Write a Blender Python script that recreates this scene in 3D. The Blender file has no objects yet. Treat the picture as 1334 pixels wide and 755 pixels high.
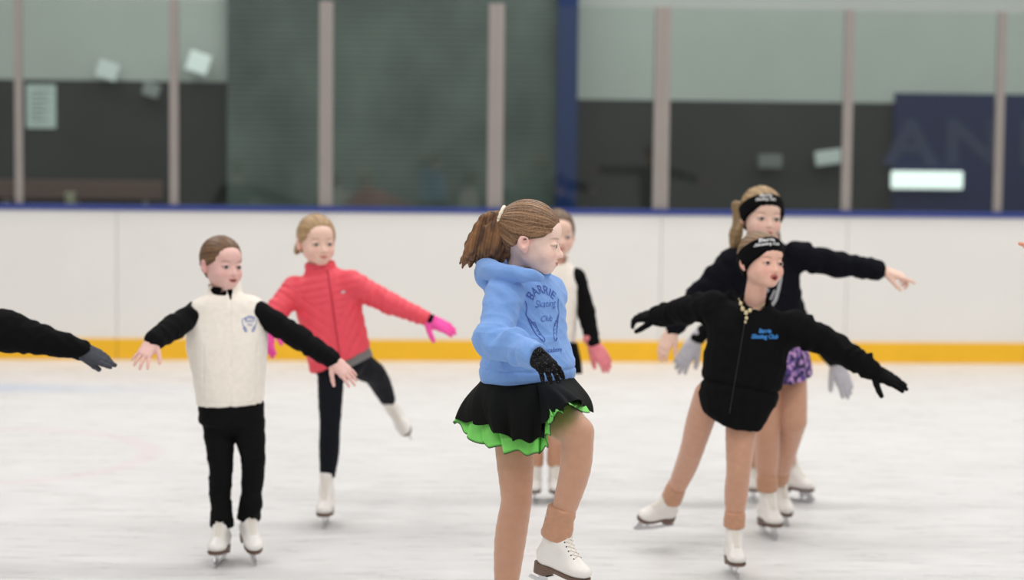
import bpy, bmesh, math, random
import numpy as np
from mathutils import Vector, Matrix
from mathutils.bvhtree import BVHTree
from concurrent.futures import ThreadPoolExecutor
QUAL = 1.0          # voxel size multiplier
SC = bpy.context.scene
COL = SC.collection
A_ = np.array
def nrm(v):
    v = np.asarray(v, float); return v / (np.linalg.norm(v) + 1e-12)
# ------------------------------------------------------------------ camera
FPX, CX, CY = 2600.0, 667.0, 377.5
TH = math.atan(200.5 / FPX); RO = 0.011; CAMZ = 1.6
_F = A_([0, math.cos(TH), -math.sin(TH)]); _r0 = A_([1., 0, 0]); _u0 = A_([0, math.sin(TH), math.cos(TH)])
CR = _r0 * math.cos(RO) + _u0 * math.sin(RO); CU = _u0 * math.cos(RO) - _r0 * math.sin(RO)
CAMP = A_([0, 0, CAMZ])
def ray(px, py): return _F + CR * (px - CX) / FPX - CU * (py - CY) / FPX
def W(px, py, Y):
    d = ray(px, py); return CAMP + d * (Y / d[1])
def G(px, py):
    d = ray(px, py); return CAMP + d * (-CAMZ / d[2])
def proj(P):
    v = P - CAMP; z = v @ _F; return CX + FPX * (v @ CR) / z, CY - FPX * (v @ CU) / z
cam = bpy.data.cameras.new('camera'); co = bpy.data.objects.new('camera', cam); COL.objects.link(co)
cam.sensor_width = 36; cam.lens = FPX / 1334 * 36; cam.clip_end = 200
M = Matrix(((CR[0], CU[0], -_F[0], 0), (CR[1], CU[1], -_F[1], 0), (CR[2], CU[2], -_F[2], CAMZ), (0, 0, 0, 1)))
co.matrix_world = M
cam.dof.use_dof = True; cam.dof.focus_distance = 5.85; cam.dof.aperture_fstop = 1.8
SC.camera = co
# ------------------------------------------------------------------ objects
def link(name, me, mat=None, parent=None):
    o = bpy.data.objects.new(name, me); COL.objects.link(o)
    if mat is not None: me.materials.append(mat)
    if parent is not None:
        o.parent = parent
        o.matrix_parent_inverse = root_inv(parent)
    return o
def world_of(o):
    m = o.matrix_basis.copy()
    if o.parent is not None: m = world_of(o.parent) @ o.matrix_parent_inverse @ m
    return m
def root_inv(p): return world_of(p).inverted()
def empty(name, loc, label, cat, group=None):
    o = bpy.data.objects.new(name, None); COL.objects.link(o); o.location = [float(x) for x in loc]
    o['label'] = label; o['category'] = cat
    if group: o['group'] = group
    return o
def tag(o, label=None, cat=None, group=None, kind=None):
    for k, v in (('label', label), ('category', cat), ('group', group), ('kind', kind)):
        if v: o[k] = v
    return o
def mesh_np(name, V, Fq, smooth=True, col=None):
    me = bpy.data.meshes.new(name)
    V = np.asarray(V, np.float32)
    if isinstance(Fq, np.ndarray) and Fq.ndim == 2:
        n, k = Fq.shape
        me.vertices.add(len(V)); me.vertices.foreach_set('co', V.ravel())
        me.loops.add(n * k); me.loops.foreach_set('vertex_index', Fq.astype(np.int32).ravel())
        me.polygons.add(n); me.polygons.foreach_set('loop_start', np.arange(0, n * k, k, dtype=np.int32))
        me.update(calc_edges=True)
    else:
        me.from_pydata([tuple(map(float, v)) for v in V], [], [tuple(int(i) for i in f) for f in Fq]); me.update()
    if smooth: me.polygons.foreach_set('use_smooth', np.ones(len(me.polygons), bool))
    if col is not None:
        at = me.color_attributes.new('Col', 'FLOAT_COLOR', 'POINT')
        c = np.ones((len(V), 4), np.float32); c[:, :3] = col
        at.data.foreach_set('color', c.ravel())
    return me
def box_bm(bm, c, s, R=None):
    v = []
    for x in (-.5, .5):
        for y in (-.5, .5):
            for z in (-.5, .5):
                p = Vector((x * s[0], y * s[1], z * s[2]))
                if R is not None: p = R @ p
                v.append(bm.verts.new(p + Vector([float(q) for q in c])))
    for f in ((0, 1, 3, 2), (4, 6, 7, 5), (0, 4, 5, 1), (2, 3, 7, 6), (0, 2, 6, 4), (1, 5, 7, 3)):
        bm.faces.new([v[i] for i in f])
def boxobj(name, c, s, mat, parent=None, R=None, bevel=0):
    bm = bmesh.new(); box_bm(bm, (0, 0, 0), s, None)
    if bevel: bmesh.ops.bevel(bm, geom=bm.edges[:], offset=bevel, segments=3, affect='EDGES', profile=.7)
    me = bpy.data.meshes.new(name); bm.to_mesh(me); bm.free()
    o = link(name, me, mat)
    mw = Matrix.Translation([float(q) for q in c]) @ (R.to_4x4() if R is not None else Matrix())
    o.matrix_basis = mw
    if parent is not None: o.parent = parent; o.matrix_parent_inverse = root_inv(parent)
    return o
def tube_data(pts, r, n=8, V=None, Fs=None):
    pts = [A_(p, float) for p in pts]; V = [] if V is None else V; Fs = [] if Fs is None else Fs
    b = len(V); up = A_([0.13, .31, .94])
    for i, p in enumerate(pts):
        t = nrm(pts[min(i + 1, len(pts) - 1)] - pts[max(i - 1, 0)])
        s = nrm(np.cross(t, up)); q = np.cross(s, t); rr = r[i] if hasattr(r, '__len__') else r
        for k in range(n):
            a = 2 * math.pi * k / n; V.append(p + (s * math.cos(a) + q * math.sin(a)) * rr)
    for i in range(len(pts) - 1):
        for k in range(n):
            k2 = (k + 1) % n; Fs.append((b + i * n + k, b + i * n + k2, b + (i + 1) * n + k2, b + (i + 1) * n + k))
    Fs.append(tuple(b + k for k in range(n))[::-1]); Fs.append(tuple(b + (len(pts) - 1) * n + k for k in range(n)))
    return V, Fs
def tube(name, pts, r, mat, parent=None, n=8):
    V, Fs = tube_data(pts, r, n); return link(name, mesh_np(name, V, Fs), mat, parent)
def catmull(P, m=8, closed=False):
    P = [A_(p, float) for p in P]; n = len(P); out = []
    rng = range(n if closed else n - 1)
    for i in rng:
        if closed: p0, p1, p2, p3 = P[(i - 1) % n], P[i], P[(i + 1) % n], P[(i + 2) % n]
        else: p0, p1, p2, p3 = P[max(i - 1, 0)], P[i], P[i + 1], P[min(i + 2, n - 1)]
        for k in range(m):
            t = k / m
            out.append(.5 * ((2 * p1) + (-p0 + p2) * t + (2 * p0 - 5 * p1 + 4 * p2 - p3) * t * t + (-p0 + 3 * p1 - 3 * p2 + p3) * t ** 3))
    if not closed: out.append(P[-1])
    return out
# ------------------------------------------------------------------ signed distance shapes
FULL = [True]
class F:
    __slots__ = ('fn', 'lo', 'hi')
    def __init__(s, fn, lo, hi): s.fn, s.lo, s.hi = fn, A_(lo, float), A_(hi, float)
    def __call__(s, P): return s.fn(P)
def smin(a, b, k):
    if k <= 0: return np.minimum(a, b)
    h = np.maximum(k - np.abs(a - b), 0) / k
    return np.minimum(a, b) - h * h * k * .25
def smax(a, b, k): return -smin(-a, -b, k)
def cone(a, b, ra, rb, off=0, wr=None):
    a, b = A_(a, float), A_(b, float); ba = b - a; L2 = ba @ ba + 1e-12; ra += off; rb += off; r = max(ra, rb)
    if wr:
        u = nrm(ba); q = nrm(np.cross(u, [.3, .2, .9])); q2 = np.cross(u, q)
    def fn(P):
        pa = P - a; t = np.clip(pa @ ba / L2, 0, 1)
        d = np.linalg.norm(pa - t[:, None] * ba, axis=1) - (ra + (rb - ra) * t)
        if wr:
            amp, fr, ph = wr; x = pa @ q; y = pa @ q2; an = np.arctan2(y, x)
            s = np.sin(t * fr * 6.283 + ph + 2.2 * np.sin(an + ph) + 1.1 * np.sin(2 * an + 5 * t))
            s2 = np.sin(t * fr * 3.9 + 2 * ph - 1.9 * np.sin(an * 1 + 1 + ph))
            d = d - amp * (s * (.5 + .5 * np.sin(an * 2 + ph * 3 + t * 7)) ** 2 + .55 * s2) * np.clip(t * 4, 0, 1)
        return d
    m = r + .012
    return F(fn, np.minimum(a, b) - m, np.maximum(a, b) + m)
def ell(c, r, R=None, off=0):
    c, r = A_(c, float), A_(r, float) + off
    def fn(P):
        q = P - c
        if R is not None: q = q @ R
        k0 = np.linalg.norm(q / r, axis=1); k1 = np.linalg.norm(q / (r * r), axis=1) + 1e-9
        return k0 * (k0 - 1) / k1
    m = r.max() + .005
    return F(fn, c - m, c + m)
def loft(A, B, xd, secs, p=2.0, k=.006, off=0, dens=40):
    A, B = A_(A, float), A_(B, float); L = np.linalg.norm(B - A); u = (B - A) / L
    x = A_(xd, float); x = nrm(x - (x @ u) * u); y = np.cross(u, x)
    secs = [tuple(s) + (0,) * (5 - len(s)) for s in secs]
    T = catmull([A_(s, float) for s in secs], 6) if len(secs) > 2 else [A_(s, float) for s in secs]
    T = A_(T); tt = T[:, 0]; o = np.argsort(tt); T = T[o]; tt = T[:, 0]
    def fn(P):
        q = P - A; z = q @ u; t = z / L
        a = np.interp(t, tt, T[:, 1]) + off; b = np.interp(t, tt, T[:, 2]) + off
        X = np.abs(q @ x - np.interp(t, tt, T[:, 3])) / a; Y = np.abs(q @ y - np.interp(t, tt, T[:, 4])) / b
        rr = np.sqrt(X * X + Y * Y) if p == 2 else (X ** p + Y ** p) ** (1 / p)
        return smax((rr - 1) * np.minimum(a, b), np.maximum(-z - off, z - L - off), k)
    m = max(np.abs(T[:, 1]).max() + np.abs(T[:, 3]).max(), np.abs(T[:, 2]).max() + np.abs(T[:, 4]).max()) + .012
    return F(fn, np.minimum(A, B) - m, np.maximum(A, B) + m)
def U(fs, k=0.0):
    fs = [f for f in fs if f is not None]; m = max(.03, k + .015)
    lo = np.min([f.lo for f in fs], 0); hi = np.max([f.hi for f in fs], 0)
    def fn(P):
        if not FULL[0]:
            a = P.min(0) - m; b = P.max(0) + m
            use = [f for f in fs if np.all(f.lo < b) and np.all(f.hi > a)]
        else: use = fs
        if not use: return np.full(len(P), .06)
        d = use[0](P)
        for f in use[1:]: d = smin(d, f(P), k)
        return d
    return F(fn, lo, hi)
def I(a, b, k=0): return F(lambda P: smax(a(P), b(P), k), a.lo, a.hi)
def sub(a, b, k=0): return F(lambda P: smax(a(P), -b(P), k), a.lo, a.hi)
def half(pt, n):      # inside where (P-pt).n < 0
    pt, n = A_(pt, float), nrm(n)
    return F(lambda P: (P - pt) @ n, [-99] * 3, [99] * 3)
def cut(a, pt, n, k=.003): return I(a, half(pt, n), k)
def disp(a, g, amp=0): return F(lambda P: a(P) - g(P), a.lo - amp, a.hi + amp)
def grow(a, o): return F(lambda P: a(P) - o, a.lo - o, a.hi + o)
def chain(pts, rs, k=.01, off=0, m=1, wr=None):
    if m > 1:
        q = catmull([np.append(A_(p, float), r) for p, r in zip(pts, rs)], m); pts = [v[:3] for v in q]; rs = [v[3] for v in q]
    return U([cone(pts[i], pts[i + 1], rs[i], rs[i + 1], off, wr) for i in range(len(pts) - 1)], k)
def waves(seed, amp, freqs, axis=None, bias=1.0):
    rg = np.random.RandomState(seed); ks = []
    for f in freqs:
        for _ in range(3):
            v = rg.randn(3)
            if axis is not None: v = nrm(v) * .55 + nrm(axis) * bias * (1 if rg.rand() > .5 else -1)
            ks.append((nrm(v) * f * (0.8 + .4 * rg.rand()), rg.rand() * 6.28, 1.0 / (f / freqs[0]) ** .6))
    tot = sum(k[2] for k in ks)
    def g(P):
        Q = P + .012 * np.sin(P[:, [1, 2, 0]] * 31 + seed)
        s = 0
        for kv, ph, w in ks:
            v = np.sin(Q @ kv * 6.283 + ph); s = s + w * (1 - np.abs(v)) ** 1.5 * 2 - w * .7
        return amp * s / tot
    return g
POOL = ThreadPoolExecutor(4)
def par(f, P, n=60000):
    if len(P) <= n: return f(P)
    parts = [P[i:i + n] for i in range(0, len(P), n)]
    return np.concatenate(list(POOL.map(f, parts)))
def polygonise(f, h):
    h *= QUAL; B = 8
    lo = f.lo - 3 * h; hi = f.hi + 3 * h
    nb = np.maximum(np.ceil((hi - lo) / (h * B)).astype(int) + 1, 1); n = nb * B
    bi = np.stack(np.meshgrid(*[np.arange(q) for q in nb], indexing='ij'), -1).reshape(-1, 3)
    FULL[0] = True
    cen = lo + (bi * B + B / 2 - .5) * h
    dc = par(f, cen)
    act = np.abs(dc) < B * h * .87 * 1.25 + .006
    V = np.empty(n, np.float32); V.reshape(nb[0], B, nb[1], B, nb[2], B)[:] = np.where(dc < 0, -1, 1).reshape(nb)[:, None, :, None, :, None]
    ab = bi[act]
    sup = ab // 3; key = (sup[:, 0] * 4096 + sup[:, 1]) * 4096 + sup[:, 2]
    order = np.argsort(key, kind='stable'); ab = ab[order]; key = key[order]
    cuts = np.flatnonzero(np.diff(key)) + 1; groups = np.split(np.arange(len(ab)), cuts)
    off = np.stack(np.meshgrid(*[np.arange(B)] * 3, indexing='ij'), -1).reshape(-1, 3)
    FULL[0] = False
    def work(g):
        idx = (ab[g][:, None, :] * B + off[None]).reshape(-1, 3)
        V[idx[:, 0], idx[:, 1], idx[:, 2]] = f(lo + idx * h)
    list(POOL.map(work, groups))
    FULL[0] = True
    # surface nets
    S = V < 0
    vid = {}
    cells = (ab[:, None, :] * B + off[None]).reshape(-1, 3)
    cells = cells[np.all(cells < n - 1, axis=1)]
    C8 = [(a, b, c) for a in (0, 1) for b in (0, 1) for c in (0, 1)]
    cnt = np.zeros(len(cells), np.int8)
    for c in C8: cnt += S[cells[:, 0] + c[0], cells[:, 1] + c[1], cells[:, 2] + c[2]]
    cells = cells[(cnt > 0) & (cnt < 8)]
    vals = {c: V[cells[:, 0] + c[0], cells[:, 1] + c[1], cells[:, 2] + c[2]].astype(np.float64) for c in C8}
    acc = np.zeros((len(cells), 3)); num = np.zeros(len(cells))
    for c in C8:
        for ax in range(3):
            if c[ax]: continue
            d = list(c); d[ax] = 1; d = tuple(d)
            a, b = vals[c], vals[d]; m = (a < 0) != (b < 0)
            t = np.where(m, a / np.where(m, a - b, 1), 0)
            p = np.tile(A_(c, float), (len(cells), 1)); p[:, ax] = t
            acc += p * m[:, None]; num += m
    P = lo + (cells + acc / num[:, None]) * h
    lin = (cells[:, 0].astype(np.int64) * n[1] + cells[:, 1]) * n[2] + cells[:, 2]
    o = np.argsort(lin); ls = lin[o]
    def find(c):
        q = (c[:, 0].astype(np.int64) * n[1] + c[:, 1]) * n[2] + c[:, 2]
        i = np.clip(np.searchsorted(ls, q), 0, len(ls) - 1); return np.where(ls[i] == q, o[i], -1)
    quads = []
    for ax in range(3):
        d = [0, 0, 0]; d[ax] = 1
        a = S[cells[:, 0], cells[:, 1], cells[:, 2]]; b = S[cells[:, 0] + d[0], cells[:, 1] + d[1], cells[:, 2] + d[2]]
        m = a != b; c = cells[m]; inn = a[m]
        e1 = A_([0, 0, 0]); e1[(ax + 1) % 3] = 1; e2 = A_([0, 0, 0]); e2[(ax + 2) % 3] = 1
        q = np.stack([find(c), find(c - e1), find(c - e1 - e2), find(c - e2)], 1)
        ok = np.all(q >= 0, 1); q = q[ok]; inn = inn[ok]
        q[~inn] = q[~inn][:, ::-1]; quads.append(q)
    Q = np.concatenate(quads)
    return P, Q
def sdf(name, f, h, mat, parent=None, color=None):
    P, Q = polygonise(f, h)
    me = mesh_np(name, P, Q, True, color(P) if color is not None else None)
    return link(name, me, mat, parent)
# ------------------------------------------------------------------ materials
def srgb(r, g, b):
    def c(u):
        u /= 255; return u / 12.92 if u < .04045 else ((u + .055) / 1.055) ** 2.4
    return (c(r), c(g), c(b))
def mat(name, col=(.5, .5, .5), rough=.6, metal=0, noise=0, nscale=30, bump=0, bscale=200, sheen=0, attr=False, spec=.5, sss=0, stretch=None, sp=None):
    m = bpy.data.materials.new(name); m.use_nodes = True; nt = m.node_tree; N = nt.nodes; b = N['Principled BSDF']
    b.inputs['Roughness'].default_value = rough; b.inputs['Metallic'].default_value = metal
    b.inputs['Specular IOR Level'].default_value = spec
    if sheen: b.inputs['Sheen Weight'].default_value = sheen; b.inputs['Sheen Roughness'].default_value = .5
    if sss:
        b.inputs['Subsurface Weight'].default_value = sss; b.inputs['Subsurface Scale'].default_value = .01
        b.inputs['Subsurface Radius'].default_value = (1, .35, .2)
    tc = N.new('ShaderNodeTexCoord'); mp = N.new('ShaderNodeMapping'); nt.links.new(tc.outputs['Object'], mp.inputs[0])
    if stretch: mp.inputs['Scale'].default_value = stretch
    nz = N.new('ShaderNodeTexNoise'); nz.inputs['Scale'].default_value = nscale; nz.inputs['Detail'].default_value = 4
    nt.links.new(mp.outputs[0], nz.inputs[0])
    hs = N.new('ShaderNodeMix'); hs.data_type = 'RGBA'; hs.blend_type = 'MULTIPLY'; hs.inputs[0].default_value = 1
    rp = N.new('ShaderNodeMapRange'); rp.inputs['From Min'].default_value = .3; rp.inputs['From Max'].default_value = .7
    rp.inputs['To Min'].default_value = 1 - noise; rp.inputs['To Max'].default_value = 1 + noise * .6
    nt.links.new(nz.outputs[0], rp.inputs[0]); nt.links.new(rp.outputs[0], hs.inputs[7])
    if attr:
        at = N.new('ShaderNodeAttribute'); at.attribute_name = 'Col'; nt.links.new(at.outputs['Color'], hs.inputs[6])
    else: hs.inputs[6].default_value = (*col, 1)
    out = hs.outputs[2]
    if sp:   # sparkle specks
        vo = N.new('ShaderNodeTexVoronoi'); vo.inputs['Scale'].default_value = sp[0]; nt.links.new(tc.outputs['Object'], vo.inputs[0])
        lt = N.new('ShaderNodeMath'); lt.operation = 'LESS_THAN'; lt.inputs[1].default_value = sp[1]; nt.links.new(vo.outputs['Distance'], lt.inputs[0])
        mx = N.new('ShaderNodeMix'); mx.data_type = 'RGBA'; nt.links.new(lt.outputs[0], mx.inputs[0]); nt.links.new(out, mx.inputs[6]); mx.inputs[7].default_value = (.6, .6, .6, 1)
        out = mx.outputs[2]
    nt.links.new(out, b.inputs['Base Color'])
    if bump:
        bz = N.new('ShaderNodeTexNoise'); bz.inputs['Scale'].default_value = bscale; bz.inputs['Detail'].default_value = 3
        nt.links.new(mp.outputs[0], bz.inputs[0])
        bp = N.new('ShaderNodeBump'); bp.inputs['Strength'].default_value = bump; bp.inputs['Distance'].default_value = .002
        nt.links.new(bz.outputs[0], bp.inputs['Height']); nt.links.new(bp.outputs[0], b.inputs['Normal'])
    return m
SKIN = mat('skin', rough=.5, attr=True, noise=.05, nscale=60, bump=.05, bscale=300, sss=.12, spec=.35)
HAIR = mat('hair', rough=.45, attr=True, noise=.12, nscale=150, spec=.4)
EYE = mat('eye', rough=.15, attr=True, spec=.6)
WHITE_LEATHER = mat('white_leather', srgb(238, 234, 228), .35, noise=.03, nscale=20, bump=.1, bscale=60)
SOLE = mat('brown_sole', srgb(108, 84, 70), .5, noise=.1)
STEEL = mat('blade_steel', (.62, .62, .64), .22, 1)
LACE = mat('lace_cotton', srgb(236, 228, 214), .8, noise=.05)
DARKMET = mat('eyelet_metal', (.05, .045, .04), .4, .6)
# ------------------------------------------------------------------ anatomy
def frame(yaw, pitch=0, roll=0):
    y, p, r = map(math.radians, (yaw, pitch, roll))
    f = A_([math.sin(y) * math.cos(p), -math.cos(y) * math.cos(p), math.sin(p)])
    x = nrm(np.cross(f, [0, 0, 1])); z = np.cross(x, f)
    # roll>0 tips the crown towards image right when facing the camera
    x2 = x * math.cos(r) + z * math.sin(r); z2 = np.cross(x2, f)
    return np.stack([x2, f, z2], 1)
class Head: pass
def make_head(O, yaw, pitch=0, roll=0, s=1.0, mouth=0.0, smile=0):
    H = Head(); H.O = A_(O, float); H.R = frame(yaw, pitch, roll); H.s = s; H.mouth = mouth
    H.loc = lambda P: (P - H.O) @ H.R / s
    H.w = lambda q: H.O + (A_(q, float) * s) @ H.R.T
    cr = U([ell((0, -.012, .036), (.0725, .087, .078)), ell((0, .012, -.012), (.060, .070, .066))], .03)
    parts = [cr,
        ell((0, .036, -.036), (.053, .047, .045)),              # lower face
        ell((0, .065, -.0665), (.018, .016, .0145)),              # chin
        cone((.040, .010, -.046), (.012, .060, -.069), .015, .013), cone((-.040, .010, -.046), (-.012, .060, -.069), .015, .013),
        ell((.031, .058, -.030), (.024, .021, .022)), ell((-.031, .058, -.030), (.024, .021, .022)),
        ell((0, .062, .042), (.046, .024, .030))]               # forehead
    base = U(parts, .022)
    # sockets
    for sx in (-1, 1): base = sub(base, ell((sx * .031, .096, .001), (.019, .018, .011)), .018)
    feats = [cone((0, .078, .004), (0, .0935, -.022), .0052, .0075), ell((0, .0955, -.0265), (.0088, .0085, .0075)),
             ell((.0095, .087, -.029), (.006, .008, .0058)), ell((-.0095, .087, -.029), (.006, .008, .0058)),
             ell((0, .078, -.052), (.021, .013, .013))]
    base = U([base] + feats, .009)
    for sx in (-1, 1):
        base = U([base, ell((sx * .030, .0725, .001), (.0155, .0125, .0125))], .004)
        base = sub(base, ell((sx * .030, .087, .0003), (.0120, .012, .0040)), .0015)
    m = mouth
    lips = U([ell((0, .0875, -.0485 + m * .002), (.0165, .0065, .0036)), ell((0, .0865, -.0565 - m * .006), (.0140, .0065, .0044))], .003)
    base = U([base, lips], .004)
    base = sub(base, ell((0, .094, -.0522 - m * .002), (.0165 - m * .006, .012, .0009 + m * .0055)), .0015)
    ears = []
    for sx in (-1, 1):
        e = U([ell((sx * .0765, -.012, -.002), (.0085, .0175, .0250)), ell((sx * .0735, -.006, -.022), (.006, .010, .013))], .006)
        e = sub(e, ell((sx * .0865, -.008, -.001), (.010, .0105, .0165)), .002)
        ears.append(e)
    base = U([base] + ears, .005)
    H.local = base
    lo, hi = H.O - .15 * s, H.O + .15 * s
    H.f = F(lambda P: base(H.loc(P)) * s, lo, hi)
    H.cr = cr
    return H
def shell(H, off, box=.17):
    c = U([ell((0, -.012, .036), (.0725, .087, .078), None, off), ell((0, .010, -.014), (.060, .068, .062), None, off)], .03)
    return c
def hairline(front=0.0, nape=-.075):
    zs = [nape - .02, nape, -.045, -.02, .0, .018, .035, .055, .075, .095, .12]
    ys = [-.10, -.060, -.026, -.018, .010, .036, .048, .056, .066, .085, .10]
    ys = [y + front for y in ys]
    def fn(q):
        y = np.interp(q[:, 2], zs, ys) - .10 * np.clip(np.abs(q[:, 0]) - .055, 0, 1) * 0
        return (q[:, 1] - y) * .75
    return fn
def make_hair(H, off=.008, front=0.0, nape=-.072, tie=(0, -.095, .03), groove=.0012, n=26, extra=None, seed=1):
    hl = hairline(front, nape); c = shell(H, off)
    T = A_(tie); ax = nrm(A_([0, .07, .05]) - T); q1 = nrm(np.cross(ax, [1, 0, 0])); q2 = np.cross(ax, q1)
    def ang(q):
        v = q - T; return np.arctan2(v @ q1, v @ q2)
    def loc(q):
        a = ang(q)
        g = groove * (np.sin(a * n + seed) + .6 * np.sin(a * n * 2.3 + 2 * seed) + .5 * np.sin(a * 7 + q[:, 1] * 30))
        d = c(q) - g
        d = smax(d, hl(q) + .003 * np.sin(a * 17 + seed), .006)
        ear = .0
        return d
    H.ang = ang
    s = H.s
    f = F(lambda P: loc(H.loc(P)) * s, H.O - .13 * s, H.O + .13 * s)
    if extra: f = U([f] + extra, .006)
    return f
def hair_color(H, base, light, seed=1, n=60):
    base, light = A_(base), A_(light)
    def c(P):
        q = H.loc(P); a = H.ang(q)
        w = a + .05 * np.sin(q[:, 1] * 40 + seed) + .03 * np.sin(q[:, 1] * 90 + a * 9)
        s = .42 + .16 * np.sin(w * n + seed) + .20 * np.sin(w * n * 2.7 + 3 * seed) + .14 * np.sin(w * n * .37 + 2) + .18 * np.sin(w * n * 5.1 + q[:, 1] * 30) + .15 * np.sin(a * 11)
        s = np.clip(s, 0, 1)[:, None]; return base * (1 - s) + light * s
    return c
def face_color(H, skin, lip=None, brow=None, blush=.35, other=None):
    skin = A_(skin); lip = A_(lip if lip is not None else skin * [.80, .42, .42]); brow = A_(brow if brow is not None else skin * [.45, .38, .32])
    def c(P):
        q = H.loc(P); n = len(P); out = np.tile(skin, (n, 1))
        if other is not None: out = other(P, out)
        near = (np.abs(q) < .13).all(1)
        x, y, z = q[:, 0], q[:, 1], q[:, 2]; ax = np.abs(x)
        front = near & (y > .04)
        bl = np.exp(-(((ax - .036) / .018) ** 2 + ((z + .028) / .017) ** 2)) * front * blush
        bl += np.exp(-((ax / .009) ** 2 + ((z + .027) / .008) ** 2)) * front * blush * .5
        bl += ((ax > .068) & near & (y < .02) & (z < .03)) * blush * .9
        out = out * (1 - bl[:, None] * A_([.05, .38, .34]))
        # lips
        lz = z + .0522 + .002 * (ax / .016) ** 2 * -1
        L = np.clip(1.25 - ((ax / .0185) ** 2 + (lz / (.0064 + H.mouth * .006)) ** 2), 0, 1) * 3 * (y > .07) * near
        L = np.clip(L, 0, 1)[:, None]; out = out * (1 - L) + lip * L
        inn = (np.clip(1 - ((ax / (.015 - H.mouth * .006)) ** 2 + ((z + .0522 + H.mouth * .002) / (.0015 + H.mouth * .0055)) ** 2), 0, 1) * 5 * (y > .07) * near)
        inn = np.clip(inn, 0, 1)[:, None]; out = out * (1 - inn) + A_([.18, .03, .03]) * inn
        # brows and lash line
        bz = z - .0195 - .0035 * np.cos((ax - .032) / .02 * 1.5)
        B = np.clip(1.4 - (((ax - .032) / .0165) ** 2 + (bz / .0030) ** 2), 0, 1) * 1.2 * (y > .04) * near
        B = (np.clip(B, 0, 1) * .62)[:, None]; out = out * (1 - B) + brow * B
        e = np.sqrt(((ax - .030) / .0135) ** 2 + ((z - .0005) / .0058) ** 2)
        E = np.clip(1 - np.abs(e - 1.0) / .28, 0, 1) * (.75 * (z > -.001) + .35) * (y > .055) * near
        E = np.clip(E, 0, 1)[:, None] * .8; out = out * (1 - E) + brow * .45 * E
        return np.clip(out, 0, 1)
    return c
def add_eyes(H, parent, look=(0, 1, 0), iris=(.10, .14, .20)):
    for sx in (-1, 1):
        c = H.w((sx * .030, .0728, .0005)); r = .0122 * H.s
        me = bpy.data.meshes.new('eye'); bm = bmesh.new(); bmesh.ops.create_uvsphere(bm, u_segments=32, v_segments=24, radius=r); bm.to_mesh(me); bm.free()
        V = A_([v.co[:] for v in me.vertices]); d = nrm(H.R @ nrm(look)); a = (V / r) @ d
        colr = np.tile(A_([.50, .45, .43]), (len(V), 1)); colr[a > .80] = iris; colr[a > .94] = (.006, .006, .006)
        P = V + c
        me2 = mesh_np('eye', P, [tuple(p.vertices) for p in me.polygons], True, colr)
        link('eye', me2, EYE, parent)
# ---- hands
def hand(wr, d, n, side=1, s=1.0, curl=(.25, .25, .3, .35), spread=.12, thumb=(.55, .35), off=0, flare=0):
    """prims of a hand: wrist point, direction to the fingers, back-of-hand normal; side: +1 thumb towards d x n"""
    wr = A_(wr, float); d = nrm(d); n = A_(n, float); n = nrm(n - (n @ d) * d); x = np.cross(d, n) * side
    P = lambda a, b, c: wr + (d * a + x * b + n * c) * s
    fs = []; ks = []
    xs = (.0235, .008, -.008, -.0225); ds = (.072, .075, .071, .064); ln = (.055, .062, .057, .045); rr = (.0078, .0080, .0076, .0068)
    palm = []
    for i in range(4):
        K = P(ds[i], xs[i], .001 - .0025 * abs(i - 1.2)); ks.append(K)
        palm.append(cone(P(.004, xs[i] * .62, 0), K, .0125 * s, .0105 * s, off))
    palm.append(ell(P(.030, .016, -.010), (.016 * s,) * 3, None, off)); palm.append(ell(P(.030, -.014, -.008), (.015 * s,) * 3, None, off))
    fs.append(U(palm, .014))
    for i in range(4):
        an = (1.5 - i) * spread; c = curl[i]; p = ks[i]; r0 = rr[i] * s
        f0 = d * math.cos(an) + x * math.sin(an)
        tot = -.15 + c * .8
        for j, fr in enumerate((.44, .32, .24)):
            v = f0 * math.cos(tot) - n * math.sin(tot); q = p + v * ln[i] * fr * s
            fs.append(cone(p, q, r0, r0 * .9, off)); p = q; r0 *= .9; tot += c * (1.1 if j == 0 else .8)
    t0 = P(.012, .020, -.006); v = nrm(d * math.cos(thumb[0]) + x * math.sin(thumb[0]) - n * thumb[1]); t1 = t0 + v * .034 * s
    v2 = nrm(v + d * .25 - n * thumb[1] * .3); t2 = t1 + v2 * .027 * s; t3 = t2 + nrm(v2 + d * .2) * .021 * s
    fs += [cone(t0, t1, .0125 * s, .0098 * s, off), cone(t1, t2, .0095 * s, .0085 * s, off), cone(t2, t3, .0085 * s, .0068 * s, off)]
    fs.append(cone(wr - d * .03 * s, P(.010, 0, 0), .0175 * s, .0185 * s, off))
    return U(fs, .0035)
# ---- legs
def leg(h, k, a, rt=.062, rk=.042, rc=.045, ra=.030, off=0, calf=None, k_=.02, back=None):
    h, k, a = (A_(v, float) for v in (h, k, a)); bk = A_(back if back is not None else (0, .012, 0), float)
    m = k + (a - k) * .33 + bk
    hm = h + (k - h) * .5 - bk * .3
    u = nrm(m - a); ta = min(.095, np.linalg.norm(k - a) * .4)
    return U([chain([h, hm, k], [rt, (rt + rk) / 2 + .003, rk], .002, off, 4), chain([k, m, a + u * ta, a], [rk, rc, ra, .021], .002, off, 4)], .005)
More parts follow.
